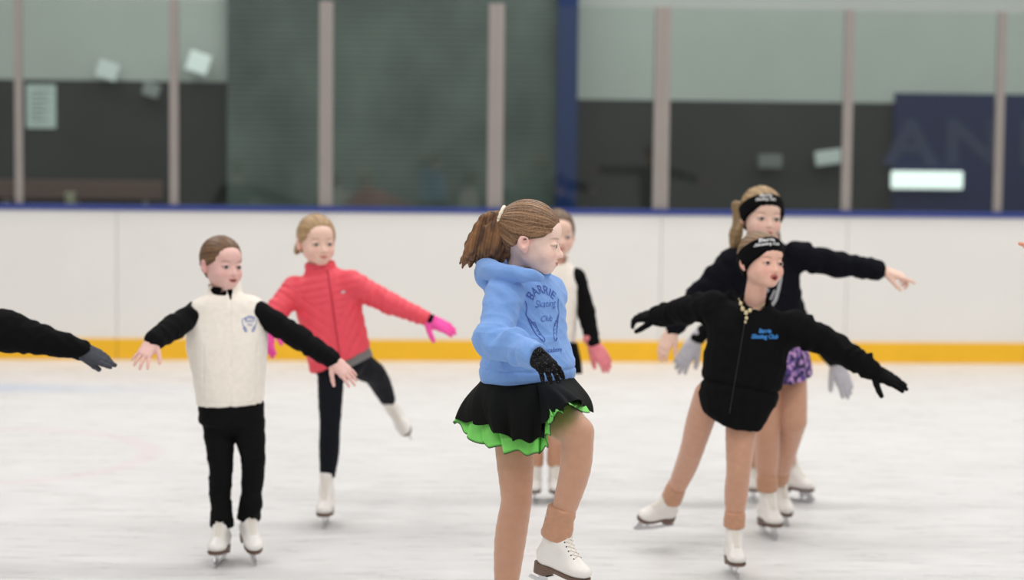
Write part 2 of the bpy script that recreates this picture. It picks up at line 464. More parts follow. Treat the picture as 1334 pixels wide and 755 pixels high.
# ------------------------------------------------------------------ skate
def skate(A, fwd, up, s, parent, h=.003, detail=1, sole=True):
    """figure skate; A ankle centre. Floor of the blade is .140*s under the ankle."""
    A = A_(A, float); up = nrm(up); f = A_(fwd, float); f = nrm(f - (f @ up) * up); x = np.cross(f, up)
    R = np.stack([x, f, up], 1); wl = lambda q: A + (A_(q, float) * s) @ R.T
    b = U([loft((0, -.006, -.035), (0, -.004, .088), (1, 0, 0), [(0, .031, .040), (.35, .029, .036), (.7, .030, .037), (1, .033, .041)], 2.2, .004),
           ell((0, -.020, -.050), (.033, .036, .034)), ell((0, .040, -.052), (.033, .062, .030)), ell((0, .098, -.056), (.0385, .050, .025)),
           cone((0, .020, .008), (0, .085, -.042), .031, .022), cone((0, .016, .080), (0, .028, .0), .018, .024)], .022)
    b = cut(b, (0, 0, -.0745), (0, 0, -1), .004)
    b = cut(b, (0, 0, .090), (0, -.25, 1), .004)
    b = sub(b, ell((0, -.006, .10), (.030, .040, .022)), .004)
    bl = b
    fb = F(lambda P: bl((P - A) @ R / s) * s, A - .17 * s, A + .17 * s)
    bo = sdf('skate_boot', fb, h, WHITE_LEATHER, parent)
    # sole with stacked heel
    V = []; Q = []; ys = np.linspace(-.060, .146, 34)
    def wy(y):
        t = (y + .060) / .206; return np.interp(t, [0, .03, .1, .25, .45, .7, .88, .96, 1], [.010, .020, .029, .031, .028, .037, .033, .022, .008])
    for y in ys:
        w = wy(y); zb = np.interp(y, [-.06, .000, .030, .15], [-.106, -.104, -.085, -.083]) if True else 0
        if .0 < y < .03: zb = -.104 + (.019 * (y / .03) ** .6)
        for (sx, z) in ((-1, -.0725), (1, -.0725), (1.0, -.0765), (.93, zb), (-.93, zb), (-1.0, -.0765)): V.append(wl((sx * w, y, z)))
    m = 6
    for i in range(len(ys) - 1):
        for j in range(m): Q.append((i * m + j, i * m + (j + 1) % m, (i + 1) * m + (j + 1) % m, (i + 1) * m + j))
    Q.append(tuple(range(m))[::-1]); Q.append(tuple((len(ys) - 1) * m + j for j in range(m)))
    link('sole', mesh_np('sole', V, Q, False), SOLE, bo)
    # blade
    V = []; Q = []
    def plate(poly, t):
        b0 = len(V); n = len(poly)
        for sx in (-t, t):
            for (y, z) in poly: V.append(wl((sx, y, z)))
        Q.append(tuple(b0 + i for i in range(n))); Q.append(tuple(b0 + n + i for i in range(n))[::-1])
        for i in range(n): Q.append((b0 + i, b0 + (i + 1) % n, b0 + n + (i + 1) % n, b0 + n + i))
    bot = [(y, -.140 + .006 * ((y - .04) / .12) ** 2) for y in np.linspace(-.085, .135, 16)]
    run = bot + [(.141, -.131), (.147, -.133), (.147, -.126), (.154, -.124), (.154, -.112), (.140, -.108), (.10, -.1225), (.04, -.126), (-.03, -.126), (-.080, -.124)]
    plate(run, .0022)
    plate([(.060, -.0835), (.128, -.0835), (.142, -.110), (.120, -.124), (.108, -.124), (.098, -.105), (.085, -.124), (.070, -.124)], .0017)
    plate([(-.050, -.105), (-.005, -.105), (-.010, -.114), (-.012, -.127), (-.030, -.127), (-.045, -.127)], .0017)
    for (y0, y1, z, w) in ((.050, .135, -.0845, .021), (-.052, .0, -.1065, .018)):
        b0 = len(V)
        for zz in (z, z - .0028):
            for (sx, y) in ((-w, y0), (w, y0), (w, y1), (-w, y1)): V.append(wl((sx, y, zz)))
        Q.extend([(b0, b0 + 1, b0 + 2, b0 + 3), (b0 + 7, b0 + 6, b0 + 5, b0 + 4)] + [(b0 + i, b0 + 4 + i, b0 + 4 + (i + 1) % 4, b0 + (i + 1) % 4) for i in range(4)])
    link('blade', mesh_np('blade', V, Q, False), STEEL, bo)
    if detail:
        me = bo.data; tree = BVHTree.FromPolygons([v.co[:] for v in me.vertices], [p.vertices[:] for p in me.polygons])
        rows = []; n = 9
        for i in range(n):
            t = i / (n - 1)
            if t < .5: u = t / .5; base = A_([0, .082 - .052 * u, -.045 + .040 * u]); dr = nrm([0, .45 + .15 * u, .9 - .3 * u])
            else: u = (t - .5) / .5; base = A_([0, .028 - .014 * u, 0 + .072 * u]); dr = nrm([0, .75 + .25 * u, .55 - .55 * u])
            pr = []
            for sx in (-1, 1):
                xo = sx * (.012 + .004 * t); o = wl(base + dr * .12 + A_([xo, 0, 0])); dd = R @ (-dr)
                hit, nn, _, _ = tree.ray_cast(Vector(o), Vector(dd))
                pr.append(A_(hit) - dd * .0012 if hit is not None else wl(base + dr * .03 + A_([xo, 0, 0])))
            rows.append(pr)
        V = []; Q = []
        rl = .0016 * s
        for i in range(n - 1):
            for a_, b_ in ((0, 1), (1, 0)):
                p, q = rows[i][a_], rows[i + 1][b_]; mid = (p + q) / 2 + (R @ nrm([0, .6, .6])) * .0035 * s
                tube_data(catmull([p, mid, q], 4), rl, 6, V, Q)
        # bow
        p = (rows[-1][0] + rows[-1][1]) / 2 + R @ A_([0, .004, 0])
        for sx in ():
            tube_data(catmull([p, p + R @ A_([sx * .022, .012, .006]), p + R @ A_([sx * .030, .016, -.014]), p + R @ A_([sx * .012, .012, -.012]), p], 5), rl, 6, V, Q)
            tube_data(catmull([p, p + R @ A_([sx * .012, .014, -.02]), p + R @ A_([sx * .020, .022, -.045])], 5), rl, 6, V, Q)
        link('laces', mesh_np('laces', V, Q), LACE, bo)
        if detail > 1:
            for pr in rows:
                for sx, p in zip((-1, 1), pr):
                    for dx in ((0,) if detail == 2 else (0,)):
                        o = wl(((p - A) @ R / s) + A_([sx * .006, 0, 0]) + A_([0, .1, .1]) * 0)
                        c = tree.find_nearest(Vector(o))[0]
                        bm = bmesh.new(); bmesh.ops.create_uvsphere(bm, u_segments=10, v_segments=6, radius=.0024 * s); me = bpy.data.meshes.new('eyelet')
                        for v in bm.verts: v.co += c
                        bm.to_mesh(me); bm.free(); link('eyelet', me, DARKMET, bo)
    return bo
# ------------------------------------------------------------------ prints on cloth
def text_mesh(txt, size, bold=0, shear=0):
    cu = bpy.data.curves.new('t', 'FONT'); cu.body = txt; cu.size = size; cu.align_x = 'CENTER'; cu.align_y = 'CENTER'; cu.offset = bold; cu.shear = shear; cu.resolution_u = 4
    o = bpy.data.objects.new('t', cu); COL.objects.link(o); dg = bpy.context.evaluated_depsgraph_get(); dg.update()
    me = bpy.data.meshes.new_from_object(o.evaluated_get(dg)); V = A_([v.co[:] for v in me.vertices]).reshape(-1, 3); Fc = [tuple(p.vertices) for p in me.polygons]
    bpy.data.objects.remove(o); bpy.data.curves.remove(cu); bpy.data.meshes.remove(me)
    return V[:, :2], Fc
def stroke(pts, w):
    """flat ribbon polyline -> V2,F"""
    pts = catmull([A_(p, float) for p in pts], 4); V = []; Q = []
    for i, p in enumerate(pts):
        t = pts[min(i + 1, len(pts) - 1)] - pts[max(i - 1, 0)]; t = t / (np.linalg.norm(t) + 1e-9); n = A_([-t[1], t[0]])
        V += [p + n * w / 2, p - n * w / 2]
        if i: Q.append((2 * i - 2, 2 * i - 1, 2 * i + 1, 2 * i))
    return A_(V), Q
def arc(VF, R):
    V, Fc = VF; a = V[:, 0] / R; r = R + V[:, 1]
    return np.stack([np.sin(a) * r, np.cos(a) * r - R], 1), Fc
def shift(VF, dx, dy): return VF[0] + A_([dx, dy]), VF[1]
def decal(name, items, centre_px, out, right, up, target, mat_, parent, eps=.0015):
    """project flat shapes (metres, x right, y up) along -out onto a cloth mesh; centre found along the view ray"""
    me = target.data; tree = BVHTree.FromPolygons([v.co[:] for v in me.vertices], [p.vertices[:] for p in me.polygons])
    d = nrm(ray(*centre_px)); hit = tree.ray_cast(Vector(CAMP), Vector(d))[0]
    if hit is None: print('decal miss', name); return None
    c = A_(hit); out = nrm(out); right = A_(right, float); right = nrm(right - (right @ out) * out); up = np.cross(out, right); up = up * (1 if up[2] > 0 else -1)
    VV = []; FF = []
    for V, Fc in items:
        bm = bmesh.new(); vs = [bm.verts.new((v[0], v[1], 0)) for v in V]
        for f in Fc:
            try: bm.faces.new([vs[i] for i in f])
            except ValueError: pass
        bmesh.ops.triangulate(bm, faces=bm.faces[:])
        for _ in range(2):
            long = [e for e in bm.edges if e.calc_length() > .006]
            if long: bmesh.ops.subdivide_edges(bm, edges=long, cuts=1, use_grid_fill=False); bmesh.ops.triangulate(bm, faces=bm.faces[:])
        bm.verts.index_update(); b = len(VV)
        for v in bm.verts:
            o = c + right * v.co.x + up * v.co.y + out * .12
            h_, nn, _, _ = tree.ray_cast(Vector(o), Vector(-out))
            VV.append((A_(h_) + out * eps) if h_ is not None and (A_(h_) - c) @ out > -.12 else c + right * v.co.x + up * v.co.y - out * .01)
        for f in bm.faces: FF.append(tuple(b + v.index for v in f.verts))
        bm.free()
    return link(name, mesh_np(name, VV, FF, False), mat_, parent)
# ------------------------------------------------------------------ draped skirt
def drape(name, waist, hem, mat_, parent, ruffle=.008, nr=16, bulge=.02, nt=26, thick=.0016, edge=None, basecol=(.1, .1, .1), m=24, seed=0):
    w = A_(catmull(waist, m, True)); hh = A_(catmull(hem, m, True)); n = len(hh)
    aw = np.arctan2(w[:, 1] - w[:, 1].mean(), w[:, 0] - w[:, 0].mean()); ah = np.arctan2(hh[:, 1] - hh[:, 1].mean(), hh[:, 0] - hh[:, 0].mean())
    o_ = np.argsort(aw); w = np.stack([np.interp(ah, aw[o_], w[o_, k], period=2 * math.pi) for k in range(3)], 1)
    c = w.mean(0); V = []; cols = []
    th = np.arange(n) / n * 2 * math.pi
    for i in range(nt + 1):
        t = i / nt; p = w * (1 - t) + hh * t
        o = p - (c * (1 - t) + hh.mean(0) * t); o[:, 2] = 0; o = o / (np.linalg.norm(o, axis=1)[:, None] + 1e-9)
        r = ruffle * t ** 1.15 * (np.sin(th * nr + seed) + .5 * np.sin(th * nr * 1.7 + 1 + seed) + .3 * np.sin(th * nr * .45 + 2))
        p = p + o * (bulge * math.sin(math.pi * t * .9) + r)[:, None] if False else p + o * (bulge * math.sin(math.pi * min(t * .9, 1)) + r)[:, None]
        p[:, 2] += ruffle * .5 * t ** 2 * np.sin(th * nr * 1.3 + .7)
        V.append(p)
    V = A_(V)
    du = np.roll(V, -1, 1) - np.roll(V, 1, 1); dv = np.gradient(V, axis=0); N = np.cross(du, dv); N /= (np.linalg.norm(N, axis=2)[..., None] + 1e-9)
    cc = V.mean((0, 1)); sgn = np.sign(((V - cc) * N).sum())
    Vin = V - N * sgn * thick
    k = (nt + 1) * n; Q = []
    idx = lambda i, j, s: s * k + i * n + j % n
    for i in range(nt):
        for j in range(n):
            Q.append((idx(i, j, 0), idx(i, j + 1, 0), idx(i + 1, j + 1, 0), idx(i + 1, j, 0)))
            Q.append((idx(i, j, 1), idx(i + 1, j, 1), idx(i + 1, j + 1, 1), idx(i, j + 1, 1)))
    for j in range(n):
        Q.append((idx(nt, j, 0), idx(nt, j + 1, 0), idx(nt, j + 1, 1), idx(nt, j, 1)))
        Q.append((idx(0, j, 0), idx(0, j, 1), idx(0, j + 1, 1), idx(0, j + 1, 0)))
    col = np.tile(A_(basecol, float), (2 * k, 1))
    if edge is not None:
        for s in (0, 1): col[s * k + nt * n: s * k + (nt + 1) * n] = edge
    me = mesh_np(name, np.concatenate([V.reshape(-1, 3), Vin.reshape(-1, 3)]), A_(Q), True, col)
    return link(name, me, mat_, parent)
# ------------------------------------------------------------------ rink
def math_node(nt, op, a, b=None, clamp=False):
    n = nt.nodes.new('ShaderNodeMath'); n.operation = op; n.use_clamp = clamp
    for i, v in enumerate((a, b)):
        if v is None: continue
        if isinstance(v, (int, float)): n.inputs[i].default_value = v
        else: nt.links.new(v, n.inputs[i])
    return n.outputs[0]
def ice_material():
    m = bpy.data.materials.new('rink_ice'); m.use_nodes = True; nt = m.node_tree; N = nt.nodes; L = nt.links; b = N['Principled BSDF']
    tc = N.new('ShaderNodeTexCoord'); sx = N.new('ShaderNodeSeparateXYZ'); L.new(tc.outputs['Object'], sx.inputs[0])
    def noise(scale, stretch, det=5, rough=.6):
        mp = N.new('ShaderNodeMapping'); mp.inputs['Scale'].default_value = stretch; L.new(tc.outputs['Object'], mp.inputs[0])
        n = N.new('ShaderNodeTexNoise'); n.inputs['Scale'].default_value = scale; n.inputs['Detail'].default_value = det; n.inputs['Roughness'].default_value = rough
        L.new(mp.outputs[0], n.inputs[0]); return n.outputs[0]
    n1 = noise(1.1, (.55, 1, 1)); n2 = noise(9, (.35, 1.6, 1), 6, .7); n3 = noise(60, (1, 1, 1), 3)
    def ramp(v, a, b_, c, d):
        r = N.new('ShaderNodeMapRange'); L.new(v, r.inputs[0])
        for k, q in zip((1, 2, 3, 4), (a, b_, c, d)): r.inputs[k].default_value = q
        return r.outputs[0]
    f = math_node(nt, 'MULTIPLY', ramp(n1, .35, .65, .93, 1.0), ramp(n2, .36, .62, .90, 1.02))
    base = N.new('ShaderNodeMix'); base.data_type = 'RGBA'; base.blend_type = 'MULTIPLY'; base.inputs[0].default_value = 1
    base.inputs[6].default_value = (.775, .765, .758, 1); L.new(f, base.inputs[7])
    # faint pink painted ring under the ice, left of the group
    c = G(-35, 592); dx = math_node(nt, 'SUBTRACT', sx.outputs[0], float(c[0])); dy = math_node(nt, 'SUBTRACT', sx.outputs[1], float(c[1]))
    r = math_node(nt, 'SQRT', math_node(nt, 'ADD', math_node(nt, 'MULTIPLY', dx, dx), math_node(nt, 'MULTIPLY', dy, dy)))
    ring = math_node(nt, 'SUBTRACT', 1, math_node(nt, 'DIVIDE', math_node(nt, 'ABSOLUTE', math_node(nt, 'SUBTRACT', r, .86)), .10), True)
    ring = math_node(nt, 'MULTIPLY', ring, .13)
    m1 = N.new('ShaderNodeMix'); m1.data_type = 'RGBA'; L.new(ring, m1.inputs[0]); L.new(base.outputs[2], m1.inputs[6]); m1.inputs[7].default_value = (.75, .25, .3, 1)
    # pale blue line parallel to the boards
    a = G(0, 505); bb = G(230, 505); 
    ln = math_node(nt, 'SUBTRACT', 1, math_node(nt, 'DIVIDE', math_node(nt, 'ABSOLUTE', math_node(nt, 'SUBTRACT', sx.outputs[1], float(a[1]))), .32), True)
    ln = math_node(nt, 'MULTIPLY', ln, ramp(sx.outputs[0], float(bb[0]) - 1.2, float(bb[0]) + .3, .5, 0))
    m2 = N.new('ShaderNodeMix'); m2.data_type = 'RGBA'; L.new(ln, m2.inputs[0]); L.new(m1.outputs[2], m2.inputs[6]); m2.inputs[7].default_value = (.25, .42, .72, 1)
    L.new(m2.outputs[2], b.inputs['Base Color'])
    b.inputs['IOR'].default_value = 1.31; b.inputs['Specular IOR Level'].default_value = .32
    L.new(ramp(n2, .3, .7, .22, .42), b.inputs['Roughness'])
    bp = N.new('ShaderNodeBump'); bp.inputs['Strength'].default_value = .35; bp.inputs['Distance'].default_value = .004
    h = math_node(nt, 'ADD', math_node(nt, 'MULTIPLY', n2, .8), math_node(nt, 'MULTIPLY', n3, .25)); L.new(h, bp.inputs['Height']); L.new(bp.outputs[0], b.inputs['Normal'])
    return m
ice = link('floor', mesh_np('floor', [(-16, -3, 0), (16, -3, 0), (16, 18.5, 0), (-16, 18.5, 0)], [(0, 1, 2, 3)], False), ice_material()); tag(ice, kind='structure')
ice.data.name = 'ice_sheet'
# boards line, from where its foot meets the ice at both sides of the frame
BA = G(0, 467.5); BB = G(1334, 473.5); BD = BB - BA; BL = np.linalg.norm(BD); BD = BD / BL; BN = A_([BD[1], -BD[0], 0])   # BN towards the camera
if BN[1] > 0: BN = -BN
YAW = math.atan2(BD[1], BD[0]); RB = Matrix.Rotation(YAW, 3, 'Z')
def on_line(px, py, back=0.0):
    """point where the sight line meets the upright plane `back` metres behind the face of the boards"""
    d = ray(px, py); p0 = BA - BN * back; t = ((p0 - CAMP) @ BN) / (d @ BN); return CAMP + d * t
HB = 1.085
def slab(name, s0, s1, z0, z1, b0, b1, m, parent=None, bevel=0):
    """box along the boards line: s along it from BA, b behind its face"""
    c = BA + BD * (s0 + s1) / 2 - BN * (b0 + b1) / 2; c = A_([c[0], c[1], (z0 + z1) / 2])
    return boxobj(name, c, (s1 - s0, b1 - b0, z1 - z0), m, parent, RB, bevel)
sof = lambda p: (p - BA) @ BD
board_m = mat('white_board_plastic', srgb(231, 228, 223), .4, noise=.035, nscale=1.3, bump=.05, bscale=8)
kick_m = mat('yellow_kickplate', srgb(243, 186, 28), .35, noise=.05, nscale=3)
cap_m = mat('blue_cap_rail', srgb(38, 58, 132), .4)
root = empty('rink_boards', BA + BD * BL / 2, 'long white rink boards with yellow base strip and blue cap along the ice', 'rink boards')
seams = [-8.4, -5.8, -3.2, -1.0] + [sof(on_line(x, 350)) for x in (152, 424, 645, 861, 1103)] + [BL + .9, BL + 3.3, BL + 5.7, BL + 8.1]
for i in range(len(seams) - 1):
    slab('board_panel', seams[i] + .0015, seams[i + 1] - .0015, .0, HB - .03, 0, .05, board_m, root, .004)
    slab('kickplate', seams[i] + .002, seams[i + 1] - .002, .0, .15, -.014, 0, kick_m, root, .004)
slab('cap_rail', seams[0], seams[-1], HB - .034, HB + .004, -.018, .13, cap_m, root, .006)
# glass and posts
alu = mat('aluminium_post', srgb(160, 152, 147), .42, .35, noise=.05, nscale=6)
def glass_mat():
    m = bpy.data.materials.new('rink_glass'); m.use_nodes = True; nt = m.node_tree; N = nt.nodes; L = nt.links; N.clear()
    out = N.new('ShaderNodeOutputMaterial'); mix = N.new('ShaderNodeMixShader'); tr = N.new('ShaderNodeBsdfTransparent'); gl = N.new('ShaderNodeBsdfGlossy')
    tr.inputs[0].default_value = (.90, .94, .92, 1); gl.inputs['Roughness'].default_value = .03; fr = N.new('ShaderNodeFresnel'); fr.inputs[0].default_value = 1.5
    L.new(fr.outputs[0], mix.inputs[0]); L.new(tr.outputs[0], mix.inputs[1]); L.new(gl.outputs[0], mix.inputs[2]); L.new(mix.outputs[0], out.inputs[0]); return m
glass = glass_mat()
GH = HB + 1.43
posts = [(-720, .06, ''), (-450, .06, ''), (-178, .055, ''), (24, .055, 'beside the taped-up notice'), (226, .062, 'left of the dark siding'), (424, .095, 'above the coral jacket'),
         (645, .108, 'just left of the blue column'), (861, .112, 'just right of the blue column'),
         (1103, .070, 'just left of the blue banner'), (1301, .062, 'standing in front of the blue banner'), (1500, .062, ''), (1730, .06, ''), (1950, .06, '')]
ss = []
for x, w, where in posts:
    s = sof(on_line(x, 270)); ss.append((s, w))
    if x < 0 or x > 1334: where = 'beyond the ' + ('left' if x < 0 else 'right') + ' edge of the view'
    if where:
        o = slab('glass_post', s - w / 2, s + w / 2, HB + .005, GH + .01, .025, .075, alu, None, .006)
        f_ = slab('glazing_gasket', s - w * .12, s + w * .12, HB + .01, GH, .019, .026, mat('gasket', srgb(150, 142, 136), .6), o)
        tag(o, 'upright aluminium post holding the rink glass, ' + where, 'post', 'aluminium posts between the glass panes')
names = ['beyond the left edge of the view'] * 2 + ['at the far left edge of the rink', 'over the taped-up notice', 'over the edge between pale wall and dark siding', 'in front of the dark siding', 'in front of the blue column',
         'right of the blue column over the plain dark wall', 'over the start of the blue banner', 'at the far right over the blue banner'] + ['beyond the right edge of the view'] * 2
for i in range(len(ss) - 1):
    a, b = ss[i], ss[i + 1]
    o = slab('rink_glass', a[0] + a[1] / 2 + .002, b[0] - b[1] / 2 - .002, HB + .004, GH, .044, .056, glass)
    tag(o, 'clear tall rink glass pane ' + names[i], 'glass pane', 'glass panes above the boards')
# ------------------------------------------------------------------ lobby wall behind the glass
BK = 3.0
grey = mat('pale_wall_paint', srgb(182, 190, 184), .8, noise=.05, nscale=1.2)
dark = mat('charcoal_wall_rubber', srgb(43, 45, 43), .75, noise=.25, nscale=1.5)
blue = mat('blue_column_paint', srgb(0, 42, 98), .5)
def siding_mat():
    m = mat('dark_siding', srgb(90, 102, 96), .75, noise=.42, nscale=1.3); nt = m.node_tree; N = nt.nodes; L = nt.links
    tc = N.new('ShaderNodeTexCoord'); wv = N.new('ShaderNodeTexWave'); wv.bands_direction = 'Z'; wv.inputs['Scale'].default_value = 6.5; wv.inputs['Distortion'].default_value = .3
    L.new(tc.outputs['Object'], wv.inputs[0]); bp = N.new('ShaderNodeBump'); bp.inputs['Distance'].default_value = .006; bp.inputs['Strength'].default_value = .5
    L.new(wv.outputs['Fac'], bp.inputs['Height']); L.new(bp.outputs[0], N['Principled BSDF'].inputs['Normal']); return m
siding = siding_mat()
def back_box(name, x0, y0, x1, y1, m, front=0.0, th=.06, parent=None, bk=BK, bevel=0):
    a = on_line(x0, y0, bk - front); b = on_line(x1, y1, bk - front)
    return slab(name, sof(a), sof(b), b[2], a[2], bk - front, bk - front + th, m, parent, bevel)
# the floor of the lobby and its rear wall: pale band above, dark band below
zs = 1.60 + 0
def wall_part(name, px0, px1, pytop_left, m, front, z0, z1, kind='structure'):
    a = on_line(px0, 150, BK - front); b = on_line(px1, 150, BK - front)
    o = slab(name, sof(a), sof(b), z0, z1, BK - front, BK - front + .10, m); tag(o, kind=kind); return o
z_l = on_line(150, 105, BK)[2]; z_r = on_line(900, 131, BK)[2]
wall_part('wall_back', -900, 298, 0, grey, 0, z_l, 5.2)
wall_part('wall_back_lower_left', -900, 300, 0, dark, .03, 0, z_l)
wall_part('wall_back_siding', 296, 727, 0, siding, .12, 0, 5.2)
wall_part('wall_back_right', 750, 2300, 0, grey, 0, z_r, 5.2)
wall_part('wall_back_lower_right', 750, 2300, 0, dark, .03, 0, z_r)
col = wall_part('wall_back_column', 726, 752, 0, blue, .30, 0, 5.2)
o = slab('floor_lobby', -8.4, BL + 8.1, -.02, .004, .06, BK + .1, mat('lobby_rubber_floor', srgb(48, 48, 50), .8, noise=.2)); tag(o, kind='structure')
paper = mat('notice_paper', srgb(196, 214, 210), .7); ink = mat('printed_ink', srgb(120, 134, 132), .7)
n0 = back_box('notice_sheet', 34, 110, 73, 167, paper, .036, .004); tag(n0, 'pale paper notice taped on the dark lobby wall', 'notice')
for k in range(7):
    y = 118 + k * 6.2; pr = back_box('printed_line', 40, y, 67 - (k * 7 % 12), y + 2.2, ink, .038, .002, n0)
bench_m = mat('brown_bench_vinyl', srgb(92, 70, 64), .6, noise=.1)
br = empty('lobby_bench', on_line(105, 262, BK - .4), 'low brown bench standing against the dark wall left', 'bench')
a = on_line(-120, 236, BK - .5); b = on_line(206, 262, BK - .5)
sa, sb = sof(a), sof(b); zt = on_line(100, 236, BK - .5)[2]
slab('backrest', sa, sb, zt - .16, zt, BK - .16, BK - .1, bench_m, br, .02); slab('seat', sa, sb, zt - .32, zt - .24, BK - .56, BK - .12, bench_m, br, .02)
for s in np.linspace(sa + .15, sb - .15, 4): slab('leg', s - .03, s + .03, .004, zt - .30, BK - .5, BK - .44, alu, br); slab('back_support', s - .02, s + .02, zt - .30, zt - .06, BK - .125, BK - .095, alu, br)
# paper cup standing on the bench
cupc = on_line(91, 252, BK - .34); V = []; Q = []
zb = zt - .238
for z, r in ((0, .030), (.002, .034), (.10, .044), (.102, .046), (.106, .045), (.106, .041), (.02, .034)):
    for k in range(20): V.append((cupc[0] + r * math.cos(k / 20 * 6.2832), cupc[1] + r * math.sin(k / 20 * 6.2832), zb + z * 1.3))
for i in range(6):
    for k in range(20): Q.append((i * 20 + k, i * 20 + (k + 1) % 20, (i + 1) * 20 + (k + 1) % 20, (i + 1) * 20 + k))
Q.append(tuple(range(20))[::-1]); Q.append(tuple(120 + k for k in range(20)))
o = link('paper_cup', mesh_np('paper_cup', V, Q), mat('cup_paper', srgb(190, 196, 170), .6)); tag(o, 'small pale paper cup standing on the brown bench', 'cup')
# banner with pale letters, hung in front of the lower wall
navy = mat('navy_banner_cloth', srgb(4, 22, 74), .6, noise=.12, nscale=2); letter = mat('banner_letter', srgb(46, 54, 84), .6)
bn = back_box('banner', 1166, 121, 1440, 300, navy, .10, .02); tag(bn, 'navy blue banner with large pale letters on the lobby wall', 'banner')
def letter_on(ch, px, py, hpx, par, mt_, front):
    V2, Fc = text_mesh(ch, 1.0, .035); V2 = V2 - (V2.max(0) + V2.min(0)) / 2; hh = V2[:, 1].max() - V2[:, 1].min()
    c = on_line(px, py, BK - front); sc = (on_line(px, py - hpx / 2, BK - front)[2] - on_line(px, py + hpx / 2, BK - front)[2]) / hh
    P = [c + BD * v[0] * sc * 1.25 + A_([0, 0, v[1] * sc]) for v in V2]; n = len(P); P += [p - BN * .004 for p in P]
    Q = list(Fc) + [tuple(i + n for i in f[::-1]) for f in Fc]
    return link('letter', mesh_np('letter', P, Q, False), mt_, par)
for ch, px in (('A', 1187), ('N', 1268), ('E', 1352)): letter_on(ch, px, 185, 60, bn, letter, .104)
# glowing boxes standing in for arena lights reflected in the rink glass
def glow_mat(name, s, c=(.86, 1, .95)):
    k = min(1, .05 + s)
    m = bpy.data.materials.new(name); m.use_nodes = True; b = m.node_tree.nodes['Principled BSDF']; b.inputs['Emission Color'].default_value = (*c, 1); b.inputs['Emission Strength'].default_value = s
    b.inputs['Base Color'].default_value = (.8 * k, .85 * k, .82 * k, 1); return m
glow_backing = mat('glow_backing_grey', srgb(70, 74, 74), .5)  # grey backing added behind each glowing reflection box
def add_reflection(x0, x1, y0, y1, s, label, tilt=0, front=.16):
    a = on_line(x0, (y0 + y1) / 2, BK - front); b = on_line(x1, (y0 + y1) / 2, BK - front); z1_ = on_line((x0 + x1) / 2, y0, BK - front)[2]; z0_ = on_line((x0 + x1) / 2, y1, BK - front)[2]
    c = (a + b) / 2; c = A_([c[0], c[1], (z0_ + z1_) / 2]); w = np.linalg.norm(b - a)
    r = empty('light_reflection', c, label, 'light', 'fluorescent wall lights in the lobby')
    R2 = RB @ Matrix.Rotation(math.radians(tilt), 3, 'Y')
    boxobj('glow_backing', c - BN * .035, (w * .94, .05, (z1_ - z0_) * .8), glow_backing, r, R2, .008)
    boxobj('reflection_glow', c, (w, .045, z1_ - z0_), glow_mat('reflection_emission', s), r, R2, min(.02, (z1_ - z0_) * .35))
add_reflection(1161, 1254, 223, 246, .80, 'long bright white wall light glowing on the blue banner')
add_reflection(1062, 1100, 195, 214, .22, 'dim short tilted wall light left of the banner', -8)
add_reflection(988, 1019, 201, 219, .05, 'very dim square wall light in the middle of the dark wall')
add_reflection(244, 273, 68, 95, .42, 'bright small wall light on the pale wall beside the dark siding', 18)
add_reflection(126, 154, 80, 103, .30, 'faint small wall light on the pale wall over its dark lower edge', 18)
add_reflection(186, 208, 108, 126, .09, 'dim small wall light on the dark wall just under the pale wall', 18)
# ------------------------------------------------------------------ light
w = bpy.data.worlds.new('arena'); SC.world = w; w.use_nodes = True; bg = w.node_tree.nodes['Background']; bg.inputs[0].default_value = (1.0, .985, .97, 1); bg.inputs[1].default_value = WORLD = .30
def area(loc, size, power, rot=(0, 0, 0), col=(1, .985, .965)):
    l = bpy.data.lights.new('ceiling_lamp', 'AREA'); l.shape = 'RECTANGLE'; l.size, l.size_y = size; l.energy = power; l.color = col
    o = bpy.data.objects.new('ceiling_lamp', l); COL.objects.link(o); o.location = loc; o.rotation_euler = rot; return o
for y in (-1.5, 4.0, 9.0, 13.0):
    for x in (-4.5, 1.5, 7.5): area((x, y, 7.2), (4.0, .9), 105)
area((2, 16.0, 6.2), (14, .5), 40)
SC.view_settings.view_transform = 'Standard'; SC.view_settings.look = 'None'; SC.view_settings.gamma = 1; SC.view_settings.use_curve_mapping = False
SC.view_settings.exposure = 0.29
